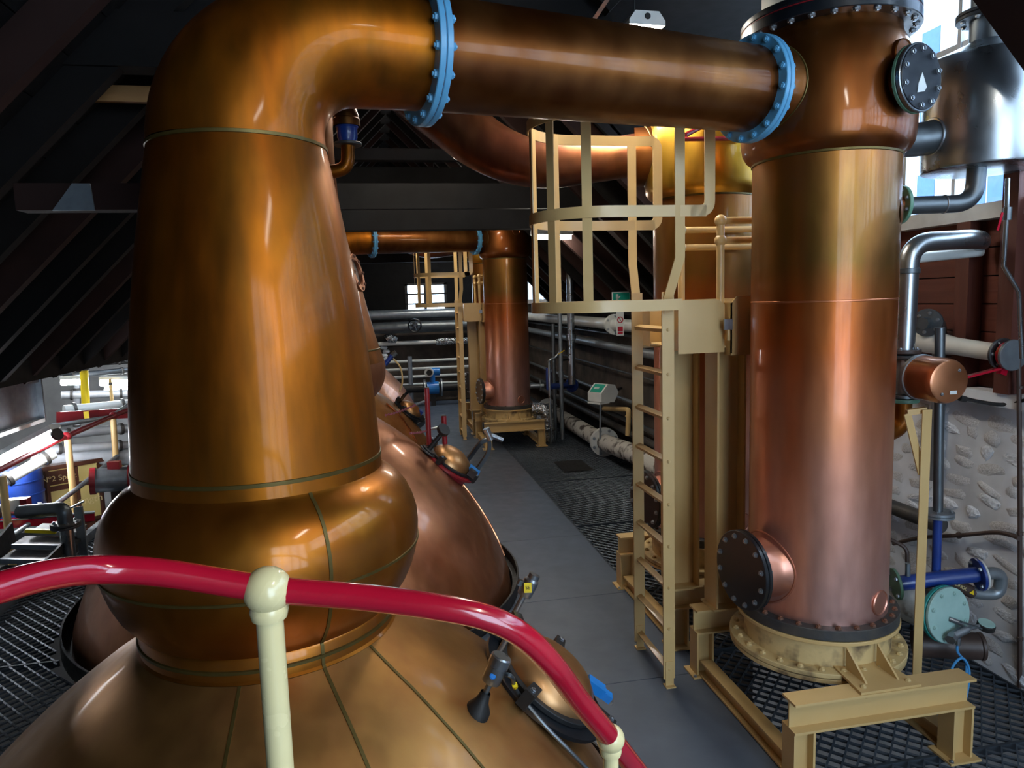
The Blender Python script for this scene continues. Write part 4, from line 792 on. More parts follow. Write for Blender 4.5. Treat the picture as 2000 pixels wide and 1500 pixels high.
t = thing('ball_valve', m0, 'chrome ball valve screwed into the mint flange', 'valve'); v0, v1 = m0+mn_*.02+V((0, 0, -.02)), m0+mn_*.13+V((.06, 0, -.08))
part('nipple', MB().cyl(v0, v0+mn_*.05+V((.04, 0, -.02)), .014, seg=12), ZINC, t); part('body', MB().cyl(v0+mn_*.05+V((-.03, 0, -.08)), v0+mn_*.05+V((.06, 0, -.05)), .024, seg=10).cyl(v0+mn_*.05+V((-.06, -.02, -.09)), v0+mn_*.05+V((-.03, 0, -.08)), .028, seg=6), ZINC, t); part('handle', MB().bar(v0+mn_*.06+V((.01, 0, .0)), v0+mn_*.09+V((.11, 0, -.04)), .018, .006), STEEL_D, t)
gp = v0+mn_*.05+V((.15, 0, -.04)); t = thing('pressure_gauge', gp, 'small round gauge lying beside the chrome ball valve', 'gauge'); part('stem', MB().cyl(v0+mn_*.05+V((.06, 0, -.05)), gp, .012, seg=10), ZINC, t); part('case', MB().disc(gp+V((.03, 0, -.02)), (0, -.25, 1), .045, .03, 28), BLACKM, t); part('glass_face', MB().disc(gp+V((.03, -.007, .011)), (0, -.25, 1), .042, .004, 28), MINT, t)
h0 = v0+mn_*.05+V((.0, -.01, -.11)); hp = [h0, h0+V((0, 0, -.06)), h0+V((.04, -.02, -.13)), h0+V((.02, -.03, -.24)), h0+V((-.03, -.03, -.23)), h0+V((-.05, -.02, -.14)), h0+V((0, -.03, -.08)), h0+V((.05, -.03, -.16)), h0+V((.03, -.04, -.30)), h0+V((0, -.04, -.34))]
t = thing('coiled_hose', h0, 'light blue hose looped below the chrome ball valve', 'hose'); part('loop', MB().tube(spline(hp), .007, 8), HOSEBLUE, t); part('fitting', MB().cyl(h0+V((0, 0, .02)), h0+V((0, 0, -.02)), .013, seg=10), ZINC, t)
pp = at(1912, 1262, Y=3.3); t = thing('drain_stub', pp, 'dark brown pipe stub low on the wall', 'pipe'); part('tube', MB().cyl(pp, pp+V((-.3, .15, -.02)), .075, seg=24), BROWN, t); part('rim', MB().ring(pp, (.9, -.4, .05), .06, .078, .02, 24), BROWN, t)
t = thing('wall_conduit', at(1990, 1100, Y=3.2), 'brown conduit running up the limewashed wall at the frame edge', 'conduit'); cy = 3.26
part('tube', MB().tube([at(1992, 1345, Y=cy), at(1992, 1000, Y=cy), at(1990, 700, Y=cy)], .012, 10), BROWN, t)
for py in (1045, 1250, 760): part('clip', MB().disc(at(1992, py, Y=cy), (0, 0, 1), .017, .02, 12), BROWN, t)
t = thing('wall_cable', at(1900, 1045, X=3.5), 'brown pipe looping across the wall stones', 'conduit'); part('tube', MB().tube(spline([at(1745, 1062, X=3.46), at(1800, 1050, X=3.46), at(1870, 1046, X=3.47), at(1940, 1040, X=3.47), at(1975, 1045, X=3.44), at(1990, 1052, X=3.43)]), .013, 10), BROWN, t); part('clip', MB().disc(at(1870, 1046, X=3.48), (1, 0, 0), .02, .02, 12), BROWN, t)
t = thing('black_cable', at(1930, 790, X=3.45), 'black cable sagging from the copper canister to the wall', 'cable'); part('tube', MB().tube(spline([at(1880, 778, X=3.0), at(1920, 786, X=3.25), at(1960, 790, X=3.42), at(2010, 780, X=3.42)]), .011, 8), BLACKM, t); part('gland', MB().cyl(at(1874, 777, X=2.98), at(1886, 780, X=3.02), .016, seg=8), BLACKM, t)
for k, (x0, z0, x1, z1, r, lb) in enumerate(((3.38, .62, 3.4, .5, .05, 'dark'),)):
    t = thing('wall_pipe', (3.4, 4.2, .55), 'dull pipe running low along the wall behind the big condenser', 'pipe'); part('tube', MB().cyl((3.40, 3.75, .82), (3.40, 5.8, .80), .05, seg=18), GREYFL, t); part('elbow', MB().tube(fillet([at(1772, 1098, Y=3.62), at(1772, 1070, Y=3.62), at(1735, 1052, Y=3.7)], .05, 6), .012, 8), BROWN, t)

# ================================================================== PIPES ALONG THE FAR RIGHT WALL
def run(y0, y1, x, z0, z1, r, mat, label, flanges=(), hangers=()):
    t = thing('wall_pipe', (x, (y0+y1)/2, z0), label, 'pipe', 'pipe runs along the right wall'); part('tube', MB().cyl((x, y0, z0), (x, y1, z1), r, seg=20), mat, t)
    for y in flanges:
        z = z0+(z1-z0)*(y-y0)/(y1-y0); f = part('flange', MB().disc((x, y, z), (0, 1, 0), r*1.75, .03, 28).disc((x, y+.035, z), (0, 1, 0), r*1.75, .03, 28), mat if mat is not LAG else WHITE, t); bolts(f, (x, y, z), (0, 1, 0), r*1.45, 6, .016, ZINC, .5, (0, -1, 0))
    for y in hangers: part('hanger', MB().bx(x-.02, x+.14, y-.02, y+.02, z0-.02-r, z0-r), BLACKM, t)
run(6.0, 16.5, 3.34, 1.90, 1.93, .085, WHITE, 'fat white pipe highest on the far right wall', (9.75,), (7.5, 11, 13.5)); run(6.0, 16.5, 3.38, 1.55, 1.62, .06, GALV, 'grey lagged pipe just below the fat white one', (), (8, 12)); run(6.0, 16.5, 3.44, 1.74, 1.78, .018, STEEL_D, 'thin dark conduit between the two upper wall pipes')
run(6.0, 16.5, 3.42, .83, .86, .028, GALV, 'slim grey pipe at mid height on the far right wall', (), (9, 12)); run(6.0, 16.5, 3.38, .42, .40, .05, GREYFL, 'dark grey pipe low on the far right wall', (), (8,)); run(6.0, 16.5, 3.40, .57, .56, .035, STEEL_D, 'dark slim pipe above the low grey one')
run(6.0, 16.5, 3.44, 1.22, 1.24, .014, STEEL_D, 'thin conduit across the soot-stained stones')
fp = thing('floor_pipe', (3.2, 9, .2), 'fat flaking white lagged pipe lying on the grating', 'pipe'); fa = [V((3.22, 6.1, .26)), V((3.2, 8.6, .27)), V((3.16, 9.8, .2)), V((3.14, 13.2, .2))]
part('lagging', MB().tube(fillet(fa, .3, 6), .125, 28), LAG, fp); ff = part('flange', MB().disc((3.16, 9.75, .21), (0, 1, 0), .21, .03, 40).disc((3.16, 9.79, .21), (0, 1, 0), .21, .03, 40), WHITE, fp); bolts(ff, (3.16, 9.75, .21), (0, 1, 0), .175, 8, .022, ZINC, .5, (0, -1, 0)); part('end_ring', MB().ring((3.14, 13.2, .2), (0, 1, 0), .12, .2, .03, 32), WHITE, fp); part('foil_patch', MB().tube([V((3.14, 12.6, .2)), V((3.14, 12.8, .2)), V((3.14, 13.1, .2))], [.13, .14, .13], 20), FOIL, fp)
part('tee_branch', MB().tube(fillet([V((3.18, 7.6, .27)), V((3.12, 7.3, .27)), V((3.1, 7.2, .05))], .08), .05, 14), LAG, fp)
t = thing('downpipe', (3.36, 8.7, .5), 'short cream downpipe turning from the wall to the floor', 'pipe'); d0 = at(1240, 800, X=3.3); part('tube', MB().tube(fillet([at(1180, 798, X=3.36), at(1228, 800, X=3.32), at(1226, 850, X=3.32)], .06, 6), .035, 14), CREAM, t); part('collar', MB().disc(at(1227, 815, X=3.32), (0, 0, 1), .042, .03, 14), CREAM, t)
# exit light box
eb = at(1178, 768, X=3.12); ex = thing('exit_light_box', eb, 'white angled exit light box with a green pictogram on its top', 'exit light'); prof = [(-.14, -.12), (.14, -.14), (.16, -.02), (.05, .12), (-.12, .05)]
u = V((.85, .5, 0)).normalized(); n = V((-.5, .85, 0)); part('casing', MB().prism([(-.17, -.1), (.1, -.13), (.2, .0), (.12, .12), (-.03, .14), (-.17, .02)], eb-n*.12, (u, (0, 0, 1), n), .26), WHITE, ex)
ta, tb = eb+u*-.17+V((0, 0, .02)), eb+u*-.03+V((0, 0, .14)); sl = (tb-ta).normalized(); nn2 = sl.cross(n).normalized()
if nn2.z < 0: nn2 = -nn2
part('pictogram', MB().obox((ta+tb)/2+n*.01+nn2*.002, (sl, n, nn2), (.075, .1, .003)), EXITG, ex, 'green exit pictogram'); part('arrow_mark', MB().obox((ta+tb)/2+n*.03+nn2*.006, (sl, n, nn2), (.02, .045, .001)), WHITE, ex); part('base_tray', MB().obox(eb-u*.1-V((0, 0, .12)), (u, n, (0, 0, 1)), (.1, .12, .012)), WHITE, ex); part('stand_tube', MB().cyl(V((eb.x-.06, eb.y, .05)), eb-u*.06-V((0, 0, .1)), .014, seg=10), GALV, ex); part('arm', MB().bar(eb+u*.2, V((3.5, eb.y+.3, eb.z+.02)), .03, .03), BLACKM, ex)
sg = at(1211, 632, X=3.16); t = thing('warning_sign', sg, 'narrow white hanging sign with a red prohibition ring', 'sign'); sd = V((0, -1, 0)); part('board', MB().obox(sg, ((1, 0, 0), (0, 0, 1), sd), (.05, .16, .006)), WHITE, t); part('prohibition_ring', MB().ring(sg+V((0, -.008, .05)), sd, .03, .042, .003, 32), RED, t); part('slash', MB().bar(sg+V((-.02, -.01, .08)), sg+V((.02, -.01, .02)), .008, .003, (0, 1, 0)), RED, t); part('red_panel', MB().obox(sg+V((0, -.008, -.07)), ((1, 0, 0), (0, 0, 1), sd), (.035, .032, .002)), RED, t); part('red_line', MB().obox(sg+V((0, -.008, -.125)), ((1, 0, 0), (0, 0, 1), sd), (.035, .01, .002)), RED, t); part('hook', MB().cyl(sg+V((0, 0, .16)), sg+V((0, 0, .22)), .005, seg=6), ZINC, t)
sg = at(1213, 580, X=3.3); t = thing('exit_sign', sg, 'green and white running-man exit sign behind the ladder cage', 'sign'); part('board', MB().obox(sg, ((1, 0, 0), (0, 0, 1), sd), (.13, .07, .008)), WHITE, t); part('green_field', MB().obox(sg+V((0, -.01, 0)), ((1, 0, 0), (0, 0, 1), sd), (.118, .058, .002)), EXITG, t); part('figure', MB().obox(sg+V((-.06, -.013, .0)), ((1, 0, 0), (0, 0, 1), sd), (.018, .04, .001)).obox(sg+V((-.04, -.013, -.01)), ((.7, 0, .7), (-.7, 0, .7), sd), (.03, .008, .001)), WHITE, t); part('bracket', MB().bx(sg.x-.01, sg.x+.2, sg.y-.01, sg.y+.01, sg.z+.07, sg.z+.09), BLACKM, t)
# pipes and bits beside the far condenser
for k, (dx, z0, z1, r, m, lb) in enumerate(((.95, 0, 2.6, .035, GALV, 'tall grey standpipe right of the far condenser'), (.82, 0, 1.9, .03, STEEL_D, 'dark standpipe beside the tall grey one'), (1.15, .9, 3.2, .06, STEEL, 'silver vertical pipe by the far window'))):
    x, y = 2.045+dx*.9, 11.2; t = thing('standpipe', (x, y, z0), lb, 'pipe'); part('tube', MB().cyl((x, y, z0), (x, y, z1), r, seg=16), m, t); part('bracket', MB().bar((x, y, (z0+z1)/2), (x+.25, y+.25, (z0+z1)/2), .03, .03), BLACKM, t); part('union', MB().cyl((x, y, (z0+z1)*.4), (x, y, (z0+z1)*.4+.08), r*1.4, seg=14), m, t)
p0, p1 = at(1072, 755, Y=11.0), at(1116, 752, Y=11.6); t = thing('blue_pipe', p0, 'dark blue flanged pipe beside the far condenser', 'pipe'); part('tube', MB().cyl(p0, p1, .05, seg=16), NAVY, t); part('flange', MB().disc(p1, p1-p0, .12, .03, 24), NAVY, t); part('upright', MB().cyl(p0+V((0, 0, -.05)), p0+V((0, 0, .3)), .045, seg=14), NAVY, t)
t = thing('hooked_pipe', at(1080, 690, Y=10.8), 'bright bent vent pipe with a yellow lever near the far condenser', 'pipe'); part('tube', MB().tube(spline([V((at(1073, 722, Y=10.8).x, 10.8, .02)), at(1073, 722, Y=10.8), at(1073, 705, Y=10.8), at(1085, 697, Y=10.8), at(1092, 688, Y=10.8)]), .022, 10), STEEL, t); part('lever', MB().bar(at(1090, 692, Y=10.75), at(1102, 684, Y=10.75), .02, .01), YELLOW, t)
t = thing('outlet_pipe', (2.4, 11.2, .8), 'short flanged outlet pipe on the far condenser', 'pipe'); part('tube', MB().cyl((2.39, 11.28, .9), (2.62, 11.25, .9), .04, seg=14), GALV, t); part('flange', MB().disc((2.55, 11.255, .9), (1, -.1, 0), .09, .02, 24), GALV, t)
t = thing('lagged_bend', (2.6, 11, .4), 'foil wrapped bend under the far condenser', 'pipe'); part('tube', MB().tube(fillet([V((2.4, 11.1, .55)), V((2.6, 11.0, .55)), V((2.62, 11.0, .02))], .12), .1, 16), FOIL, t); part('collar', MB().disc((2.62, 11.0, .2), (0, 0, 1), .12, .03, 16), GREYFL, t)
t = single('floor_mat', MB().bx(2.35, 2.75, 9.0, 9.6, .004, .014), BLACKM, 'small black mat lying on the grating ahead of the far stand', 'mat'); part('mat_rim', MB().bx(2.33, 2.77, 8.98, 9.0, .004, .016), BLACKM, t)

# ================================================================== BACK WALL
def brun(x0, x1, z, r, mat, label, y=16.4):
    t = thing('wall_pipe', ((x0+x1)/2, y, z), label, 'pipe', 'pipe runs across the end wall'); part('tube', MB().cyl((x0, y, z), (x1, y, z), r, seg=18), mat, t)
    for x in (x0+.4, x1-.4): part('bracket', MB().bx(x-.02, x+.02, y-.03, 16.66, z-r-.03, z-r), BLACKM, t)
brun(-2.9, 3.2, 2.05, .11, GALV, 'thick silver pipe along the top of the end wall'); brun(-2.9, 3.2, 1.76, .13, STEEL_D, 'thick dull pipe just under the silver one', 16.3); brun(-2.9, 3.2, 1.40, .05, WHITE, 'pale pipe with foil wrapping on the end wall')
for z, lb in ((.98, 'uppermost of the four slim rails low on the end wall'), (.80, 'second of the four slim rails low on the end wall'), (.62, 'third of the four slim rails low on the end wall'), (.44, 'lowest of the four slim rails on the end wall')): brun(-2.9, 3.2, z, .032, WHITE, lb)
t = thing('foil_wrap', (.3, 16.3, 1.5), 'crumpled foil wrapped round the pale pipe', 'insulation'); part('lump', MB().tube([V((.18, 16.36, 1.5)), V((.26, 16.36, 1.55)), V((.34, 16.36, 1.5)), V((.42, 16.36, 1.47))], [.1, .13, .1, .06], 9), FOIL, t); part('sleeve', MB().tube([V((1.3, 16.38, 1.40)), V((1.5, 16.38, 1.4)), V((1.7, 16.38, 1.41)), V((2.1, 16.38, 1.4))], [.07, .09, .075, .08], 9), FOIL, t)
hw = thing('handwheel_valve', (.82, 16.1, 1.78), 'black handwheel valve on the thick end-wall pipe', 'valve'); part('wheel', MB().tube([V((.82+.14*math.cos(q), 16.08, 1.8+.14*math.sin(q))) for q in [2*PI*k/24 for k in range(25)]], .018, 8, False), BLACK, hw); part('body', MB().cyl((.82, 16.1, 1.8), (.82, 16.3, 1.78), .07, seg=14), BLACKM, hw)
for k in range(5): part('spoke', MB().bar((.82, 16.08, 1.8), (.82+.14*math.cos(k*1.257), 16.08, 1.8+.14*math.sin(k*1.257)), .016, .012), BLACK, hw)
st = thing('pipe_stand', (.68, 16.2, 0), 'pale upright stand crossing the slim rails', 'support'); part('upright', MB().cyl((.68, 16.25, 0), (.68, 16.25, 1.1), .05, seg=12), GALV, st); part('foot', MB().disc((.68, 16.25, 0), (0, 0, 1), .1, .02, 14), GALV, st)
fm = thing('flow_meter', (1.15, 15.9, .4), 'blue flow meter between two flanges low at the end wall', 'meter'); part('body', MB().cyl((1.02, 15.9, .4), (1.28, 15.9, .4), .14, seg=20), BRIGHTBLUE, fm); part('neck', MB().cyl((1.15, 15.9, .5), (1.15, 15.9, .72), .06, seg=14), BRIGHTBLUE, fm); part('dial', MB().disc((1.08, 15.82, .76), (-.2, -1, 0), .1, .08, 24), WHITE, fm); part('dial_face', MB().disc((1.075, 15.735, .76), (-.2, -1, 0), .065, .008, 24), BLACKM, fm); part('rear_housing', MB().cyl((1.1, 15.92, .76), (1.32, 15.92, .76), .09, seg=16), BRIGHTBLUE, fm)
for x in (.95, 1.32): part('flange', MB().disc((x, 15.9, .4), (1, 0, 0), .2, .04, 24), GALV, fm)
part('pipe', MB().cyl((.2, 15.9, .4), (.95, 15.9, .4), .09, seg=14).cyl((1.36, 15.9, .4), (2.6, 15.9, .4), .09, seg=14), BLACKM, fm); part('support', MB().bx(1.1, 1.2, 15.85, 15.95, 0, .27), BLACKM, fm)
t = thing('stone_pile', (.15, 16.4, 1.2), 'stack of pale stones showing at the corner of the end wall', 'stone pile');
for k in range(6): part('stone', MB().sphere((.12+.05*(k % 2), 16.5, .95+.09*k), .08, 8, (1, 1, .6)), LIME, t)
t = thing('hose_fitting', at(745, 715, Y=11.0), 'blue and chrome hose fitting above the distant manway', 'fitting'); part('body', MB().cyl(at(752, 712, Y=10.4), at(766, 694, Y=10.4), .035, seg=12), NAVY, t); part('handle', MB().cyl(at(766, 694, Y=10.4), at(774, 688, Y=10.4), .04, seg=10), STEEL, t); part('hose', MB().tube(spline([at(768, 700, Y=10.4), at(782, 718, Y=10.4), at(786, 745, Y=10.4), at(780, 765, Y=10.4)]), .012, 8), CREAM, t)

# red pipework over the second condenser
t = thing('red_pipe', at(1340, 262, Y=5.2), 'dark red angled pipe above the golden condenser head', 'pipe'); part('sloping_tube', MB().cyl(at(1338, 264, Y=4.3), at(1392, 236, Y=4.4), .016, seg=12), RED_D, t); part('level_tube', MB().cyl(at(1336, 272, Y=4.3), at(1450, 270, Y=4.3), .014, seg=12), RED_D, t)
# ================================================================== LEFT HALL
PALE = M('pale_grey_pipe_paint', 'c2c6ca', .4, .2, 'a9aeb3', 6, coat=.1)
dct = thing('air_duct', (-3.6, 7, 1.3), 'galvanised sheet metal trough hung under the left eaves', 'duct'); part('side', MB().bx(-3.75, -3.72, 3.0, 8.6, 1.16, 1.60), GALV, dct); part('flange_strip', MB().bx(-3.74, -3.68, 3.0, 8.6, 1.56, 1.66), GALV, dct); part('lower_lip', MB().bx(-3.78, -3.66, 3.0, 8.6, 1.12, 1.16), WHITE, dct); part('end_plate', MB().bx(-4.1, -3.66, 8.6, 8.63, 1.12, 1.68), GALV, dct); part('bottom', MB().bx(-4.3, -3.72, 3.0, 8.6, 1.12, 1.14), GALV, dct)
def hpipe(a, b, r, mat, name, label, cat, fl=False):
    t = thing(name, a, label, cat); part('tube', MB().cyl(a, b, r, seg=18), mat, t)
    for p in (V(a).lerp(V(b), .12), V(a).lerp(V(b), .8)): part('clip', MB().disc(p, V(b)-V(a), r*1.35, .04, 16), GREYFL, t)
    return t
A = lambda px, py, Y: at(px, py, Y=Y)
t = hpipe(A(163, 705, 12.5), A(169, 815, 12.5), .06, YELLOW, 'yellow_post', 'bright yellow upright pipe in the lower hall', 'pipe')
hpipe(A(60, 893, 9.2), A(262, 892, 9.6), .105, PALE, 'hall_pipe', 'widest silver pipe above the wooden cabinet', 'pipe'); hpipe(A(90, 878, 9.0), A(262, 868, 9.6), .05, PALE, 'hall_pipe', 'slimmer silver pipe over the widest one', 'pipe'); hpipe(A(110, 850, 9.8), A(262, 835, 10.4), .06, PALE, 'hall_pipe', 'silver pipe crossing behind the hall balusters', 'pipe')
hpipe(A(0, 945, 8.2), A(105, 885, 8.6), .06, WHITE, 'hall_pipe', 'slanting white pipe below the lit hall lamp', 'pipe'); hpipe(A(120, 735, 13), A(262, 722, 14), .05, STEEL_D, 'hall_pipe', 'dark pipe crossing behind the yellow upright', 'pipe'); hpipe(A(125, 803, 12), A(262, 790, 12.6), .09, WHITE, 'hall_pipe', 'pale beam-like pipe behind the stair rails', 'pipe')
hpipe(A(120, 772, 14), A(262, 768, 14.3), .07, PALE, 'hall_pipe', 'grey pipe under the hall ceiling lamps', 'pipe'); hpipe(A(180, 670, 15.5), A(262, 672, 15.6), .06, WHITE, 'hall_pipe', 'white pipe high on the hall end wall', 'pipe'); hpipe(A(180, 690, 15), A(262, 697, 15.2), .09, WHITE, 'hall_pipe', 'thick white pipe under the highest hall pipe', 'pipe')
t = thing('hall_valve', A(237, 680, 15.4), 'small dark valve on the hall end wall', 'valve'); v = A(237, 682, 15.4); part('body', MB().box(v, (.22, .15, .18)), BLACKM, t); part('stem', MB().cyl(v, v+V((0, 0, .3)), .03, seg=10), BLACKM, t)
def hall_lamp(a, b, label, r=.05):
    a, b = V(a), V(b); t = thing('hall_lamp', (a+b)/2, label, 'lamp', 'hall fluorescent lamps'); part('tube', MB().cyl(a, b, r, seg=12), TUBEH, t); d = (b-a).normalized(); part('housing', MB().bar(a+V((0, 0, r+.03)), b+V((0, 0, r+.03)), r*2.2, .05), WHITE, t); part('end_cap', MB().cyl(b, b+d*.03, r*1.1, seg=12), BLACKM, t)
hall_lamp(A(120, 747, 13), A(166, 746, 13), 'lit tube lamp beside the yellow upright'); hall_lamp(A(196, 748, 13), A(262, 748, 13), 'lit tube lamp running behind the near still'); hall_lamp(A(-40, 925, 8.4), A(108, 838, 8.0)+V((0, 0, -.06)), 'lit tube lamp slanting above the red stair rail', .06); hall_lamp(A(205, 762, 14.5), A(262, 761, 14.5), 'dim distant tube lamp under the hall ceiling', .04)
hall_lamp(V((-6.5, 6, 2.3)), V((-6.5, 8.5, 2.3)), 'lamp under the hall ceiling left of the view'); hall_lamp(V((-6.0, 11.5, 2.3)), V((-6.0, 14, 2.3)), 'lamp under the hall ceiling hidden behind the still')
rl = thing('stair_handrail', A(0, 930, 7.4), 'dark red stair handrail on buff posts in the lower hall', 'handrail'); r0, r1, r2, r3 = A(-30, 932, 7.2), A(130, 852, 8.4), A(222, 812, 9.4), A(265, 795, 9.9)
part('top_rail', MB().tube([r0, r1, r2, r3], .03, 14), RED_D, rl); 
for px, py, py2, Y, px2 in ((4, 930, 1125, 7.3, 27), (132, 858, 1030, 8.4, 150), (221, 818, 895, 9.3, 226)): part('post', MB().cyl(A(px, py, Y), A(px2, py2, Y), .034, seg=14), CREAM, rl)
part('mid_rail', MB().tube([A(-20, 1075, 7.3), A(40, 1035, 7.6), A(150, 955, 8.4), A(230, 890, 9.3)], .026, 12), GALV, rl)
for p in (r1, r2): part('knuckle', MB().sphere(p, .05, 14), RED_D, rl)
rl2 = thing('gallery_rail', A(100, 830, 10), 'dark red gallery rail with a silver top behind the stair', 'handrail'); part('top_rail', MB().tube([A(100, 832, 10), A(215, 815, 10.6), A(262, 783, 11)], .03, 12), GALV, rl2); part('panel', MB().bar(A(110, 815, 10.4), A(262, 806, 11), .04, .14), RED_D, rl2); part('notice', MB().bar(A(164, 811, 10.2), A(174, 810, 10.2), .01, .09), YELLOW, rl2)
cbn = thing('wooden_cabinet', A(130, 1010, 9.0), 'mahogany cabinet lettered Nº2 Spirit with cream panels', 'cabinet'); q0, q1 = A(75, 915, 9.0), A(198, 912, 9.4); bx_ = (q1-q0).normalized(); bx_ = V((bx_.x, bx_.y, 0)).normalized(); nz_ = V((bx_.y, -bx_.x, 0)); H = .85
part('body', MB().obox((q0+q1)/2+V((0, 0, -H/2+.02))-nz_*.15, (bx_, (0, 0, 1), nz_), ((q1-q0).length/2, H/2, .14)), MAHOG, cbn)
L = (q1-q0).length
for s, u0, txt1, txt2 in ((0, .12, 'Nº2 Spirit', 'Stre'), (1, .58, '', 'ength')):
    ctr = q0+bx_*(L*(u0+.17)); d = part('door', MB().obox(ctr+V((0, 0, -.38)), (bx_, (0, 0, 1), nz_), (L*.2, .36, .012)), MAHOG, cbn)
    part('upper_panel', MB().obox(ctr+V((0, 0, -.14))+nz_*.014, (bx_, (0, 0, 1), nz_), (L*.15, .085, .004)), MAHOG if s == 0 else GILT, d); part('panel_border', MB().bar(ctr+V((0, 0, -.05))+nz_*.02-bx_*L*.155, ctr+V((0, 0, -.05))+nz_*.02+bx_*L*.155, .01, .012).bar(ctr+V((0, 0, -.23))+nz_*.02-bx_*L*.155, ctr+V((0, 0, -.23))+nz_*.02+bx_*L*.155, .01, .012), GILT, d)
    part('lower_panel', MB().obox(ctr+V((0, 0, -.5))+nz_*.014, (bx_, (0, 0, 1), nz_), (L*.15, .2, .004)), GILT, d)
    if txt1: text('lettering', txt1, ctr+V((0, 0, -.15))+nz_*.019, (bx_, (0, 0, 1), nz_), .09, GOLDT, d)
    text('lettering', txt2, ctr+V((0, 0, -.48))+nz_*.019, (bx_, (0, 0, 1), nz_), .12, GOLDT, d)
part('plinth', MB().obox((q0+q1)/2+V((0, 0, -H+.02))-nz_*.15, (bx_, (0, 0, 1), nz_), (L/2+.03, .05, .17)), MAHOG, cbn); part('cornice', MB().obox((q0+q1)/2+V((0, 0, .04))-nz_*.14, (bx_, (0, 0, 1), nz_), (L/2+.03, .025, .18)), MAHOG, cbn)
bc = thing('blue_tank', A(45, 1000, 8.6), 'bright blue cylindrical tank at the left edge', 'tank'); b0 = A(42, 1015, 8.8); part('body', MB().lathe([(.24, 0), (.25, .03), (.25, .55), (.24, .58), (0, .6)], b0, seg=32), NAVY, bc)
for z in (.15, .3, .45): part('rib', MB().ring(b0+V((0, 0, z)), (0, 0, 1), .245, .257, .02, 32), NAVY, bc)
ac = thing('pneumatic_actuator', A(210, 938, 8.2), 'grey valve actuator with dark red end caps', 'actuator'); a0, a1 = A(176, 940, 8.2), A(256, 934, 8.3); d = (a1-a0).normalized(); part('cylinder', MB().cyl(a0+d*.05, a1-d*.02, .13, seg=28), GALV, ac); part('end_cap', MB().cyl(a0, a0+d*.055, .145, seg=28), RED_D, ac); part('end_cap', MB().cyl(a1-d*.03, a1+d*.03, .145, seg=28), RED_D, ac); part('indicator', MB().box((a0+a1)/2+V((.05, 0, .16)), (.12, .08, .08)), RED_D, ac); part('mount', MB().box((a0+a1)/2+V((.05, 0, -.2)), (.1, .08, .2)), BLACKM, ac)
fe = thing('elbow_riser', A(125, 1045, 6.8), 'steel riser with a bolted flange and elbow above the stair', 'pipe'); f0, f1 = A(140, 1125, 6.7), A(129, 1030, 6.7); part('riser', MB().cyl(f0, f1, .055, seg=20), STEEL, fe); ffl = part('flange', MB().disc(f1, (0, 0, 1), .12, .02, 28).disc(f1+V((0, 0, .025)), (0, 0, 1), .12, .02, 28), GREYFL, fe); bolts(ffl, f1+V((0, 0, .045)), (0, 0, 1), .095, 6, .014, ZINC); part('elbow', MB().tube(fillet([f1+V((0, 0, .04)), f1+V((0, 0, .17)), A(40, 1000, 6.9)], .12, 8), .06, 20), STEEL_D, fe)
t = thing('angle_post', A(165, 1090, 6.9), 'galvanised angle post beside the steel riser', 'post'); part('angle', MB().bar(A(152, 990, 6.9), A(166, 1105, 6.9), .07, .012, (0, 1, 0)), GALV, t); part('side_leg', MB().bar(A(158, 990, 6.93), A(172, 1105, 6.93), .012, .06, (0, 1, 0)), GALV, t)
t = thing('red_beam', A(80, 1018, 7.6), 'long red steel beam below the blue tank', 'beam'); part('web', MB().bar(A(-30, 1026, 7.6), A(185, 1008, 7.9), .05, .09), RED, t); part('top_edge', MB().bar(A(-30, 1019, 7.6), A(185, 1000, 7.9), .07, .012), GALV, t)
stc = thing('steel_stair', A(60, 1100, 6.7), 'dark open-tread stair going down beside the left grating', 'stair')
for px0, px1, py, Y in ((24, 140, 1062, 6.7), (0, 112, 1090, 6.5), (-30, 88, 1122, 6.3), (60, 150, 1036, 6.9)):
    a, b = A(px0, py, Y), A(px1, py+2, Y); tr = part('tread', MB().obox((a+b)/2+V((0, .11, -.02)), ((b-a), (0, 1, 0), (0, 0, 1)), ((b-a).length/2, .12, .015)), GREYFL, stc); part('nosing', MB().obox((a+b)/2+V((0, -.01, -.02)), ((b-a), (0, 1, 0), (0, 0, 1)), ((b-a).length/2, .012, .02)), GALV, tr)
part('top_nosing', MB().bar(A(50, 1036, 6.75), A(110, 1038, 6.75), .04, .03), YELLOW, stc); part('stringer', MB().bar(A(92, 1115, 6.3), A(150, 1055, 7.0), .02, .2), BLACKM, stc); part('stringer', MB().bar(A(-40, 1120, 6.3), A(26, 1040, 7.0), .02, .2), BLACKM, stc)
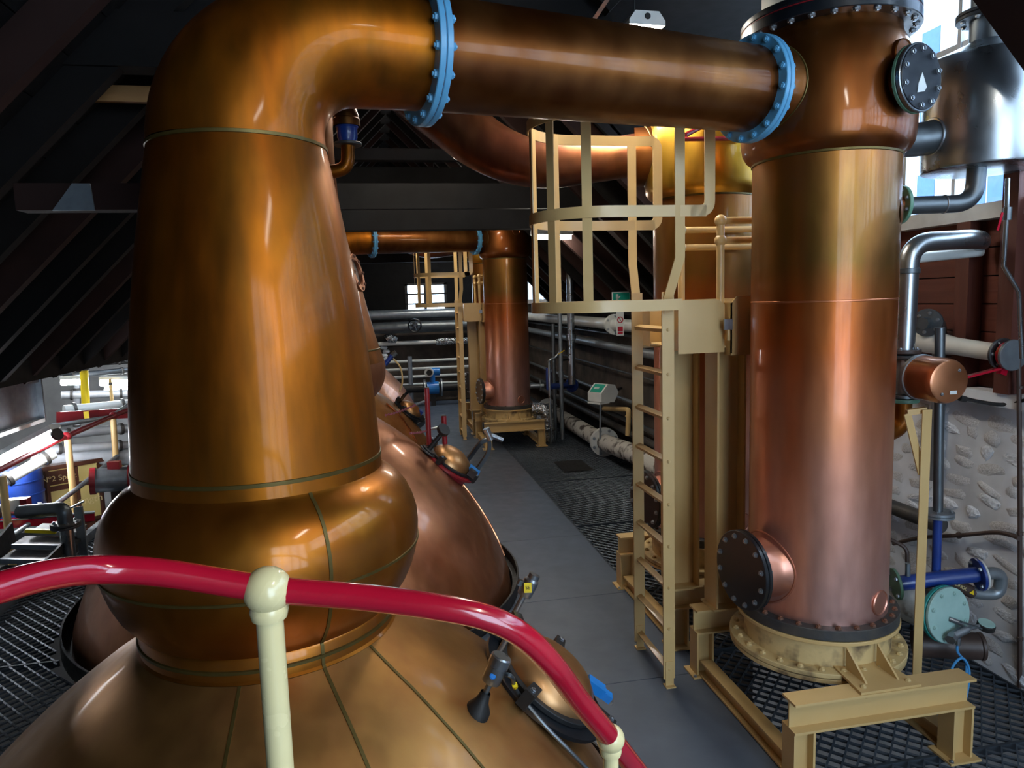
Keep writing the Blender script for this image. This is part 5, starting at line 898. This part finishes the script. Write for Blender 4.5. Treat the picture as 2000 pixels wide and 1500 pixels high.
t = thing('control_box', A(30, 985, 7.4), 'small red and white control unit beside the buff stair post', 'control unit'); v = A(30, 985, 7.4); part('box', MB().box(v, (.13, .1, .11)), WHITE, t); part('red_end', MB().box(v+V((.09, 0, 0)), (.06, .1, .11)), RED_D, t); part('cable', MB().tube(spline([v, v+V((.05, -.02, -.12)), v+V((.3, 0, -.14)), v+V((.6, 0, -.02))]), .01, 8), STEEL, t)
for k, (px, py, Y, wd, ht, m, lb) in enumerate(((170, 842, 11.2, .5, .09, GILT, 'cream piece standing for yellow-lit clutter between the hall pipes'), (215, 838, 11.4, .3, .1, FOIL, 'foil piece standing for bright lit clutter between the hall pipes'), (190, 905, 10.4, .7, .1, GILT, 'cream strip standing for yellow-lit clutter under the widest silver pipe'), (205, 870, 10.6, .6, .06, BLACKM, 'dark control rack between the silver hall pipes'), (205, 650, 16.2, .9, .3, WHITE, 'white panel high on the hall end wall'))):  # cream and foil pieces carry the light on the clutter in their colour
    p = A(px, py, Y); t = thing('hall_fitting', p, lb, 'fitting'); part('body', MB().prism([(-wd/2, -ht/2), (wd/2, -ht/2), (wd/2-.03, ht/2), (-wd/2+.05, ht/2)], p, ((1, 0, 0), (0, 0, 1), (0, -1, 0)), .08), m, t)
    for j in range(4): part('stud', MB().box(p+V((-wd/2+wd*(j+.6)/4.4, -.1, 0)), (wd*.09, .05, ht*.5)), (STEEL, YELLOW, BLACKM, WHITE)[(j+k) % 4], t)
hpipe(A(150, 745, 14.6), A(150, 850, 14.6), .05, PALE, 'hall_pipe', 'slim pale upright left of the yellow pipe', 'pipe'); hpipe(A(100, 716, 15.5), A(262, 706, 16), .04, BLACKM, 'hall_pipe', 'black conduit crossing the hall end wall', 'pipe'); hpipe(A(215, 740, 12.8), A(220, 800, 12.8), .025, CREAM, 'hall_pipe', 'thin buff upright between the hall lamps', 'pipe'); hpipe(A(-20, 1000, 7.7), A(95, 992, 7.9), .05, STEEL, 'hall_pipe', 'steel pipe behind the buff stair post', 'pipe')
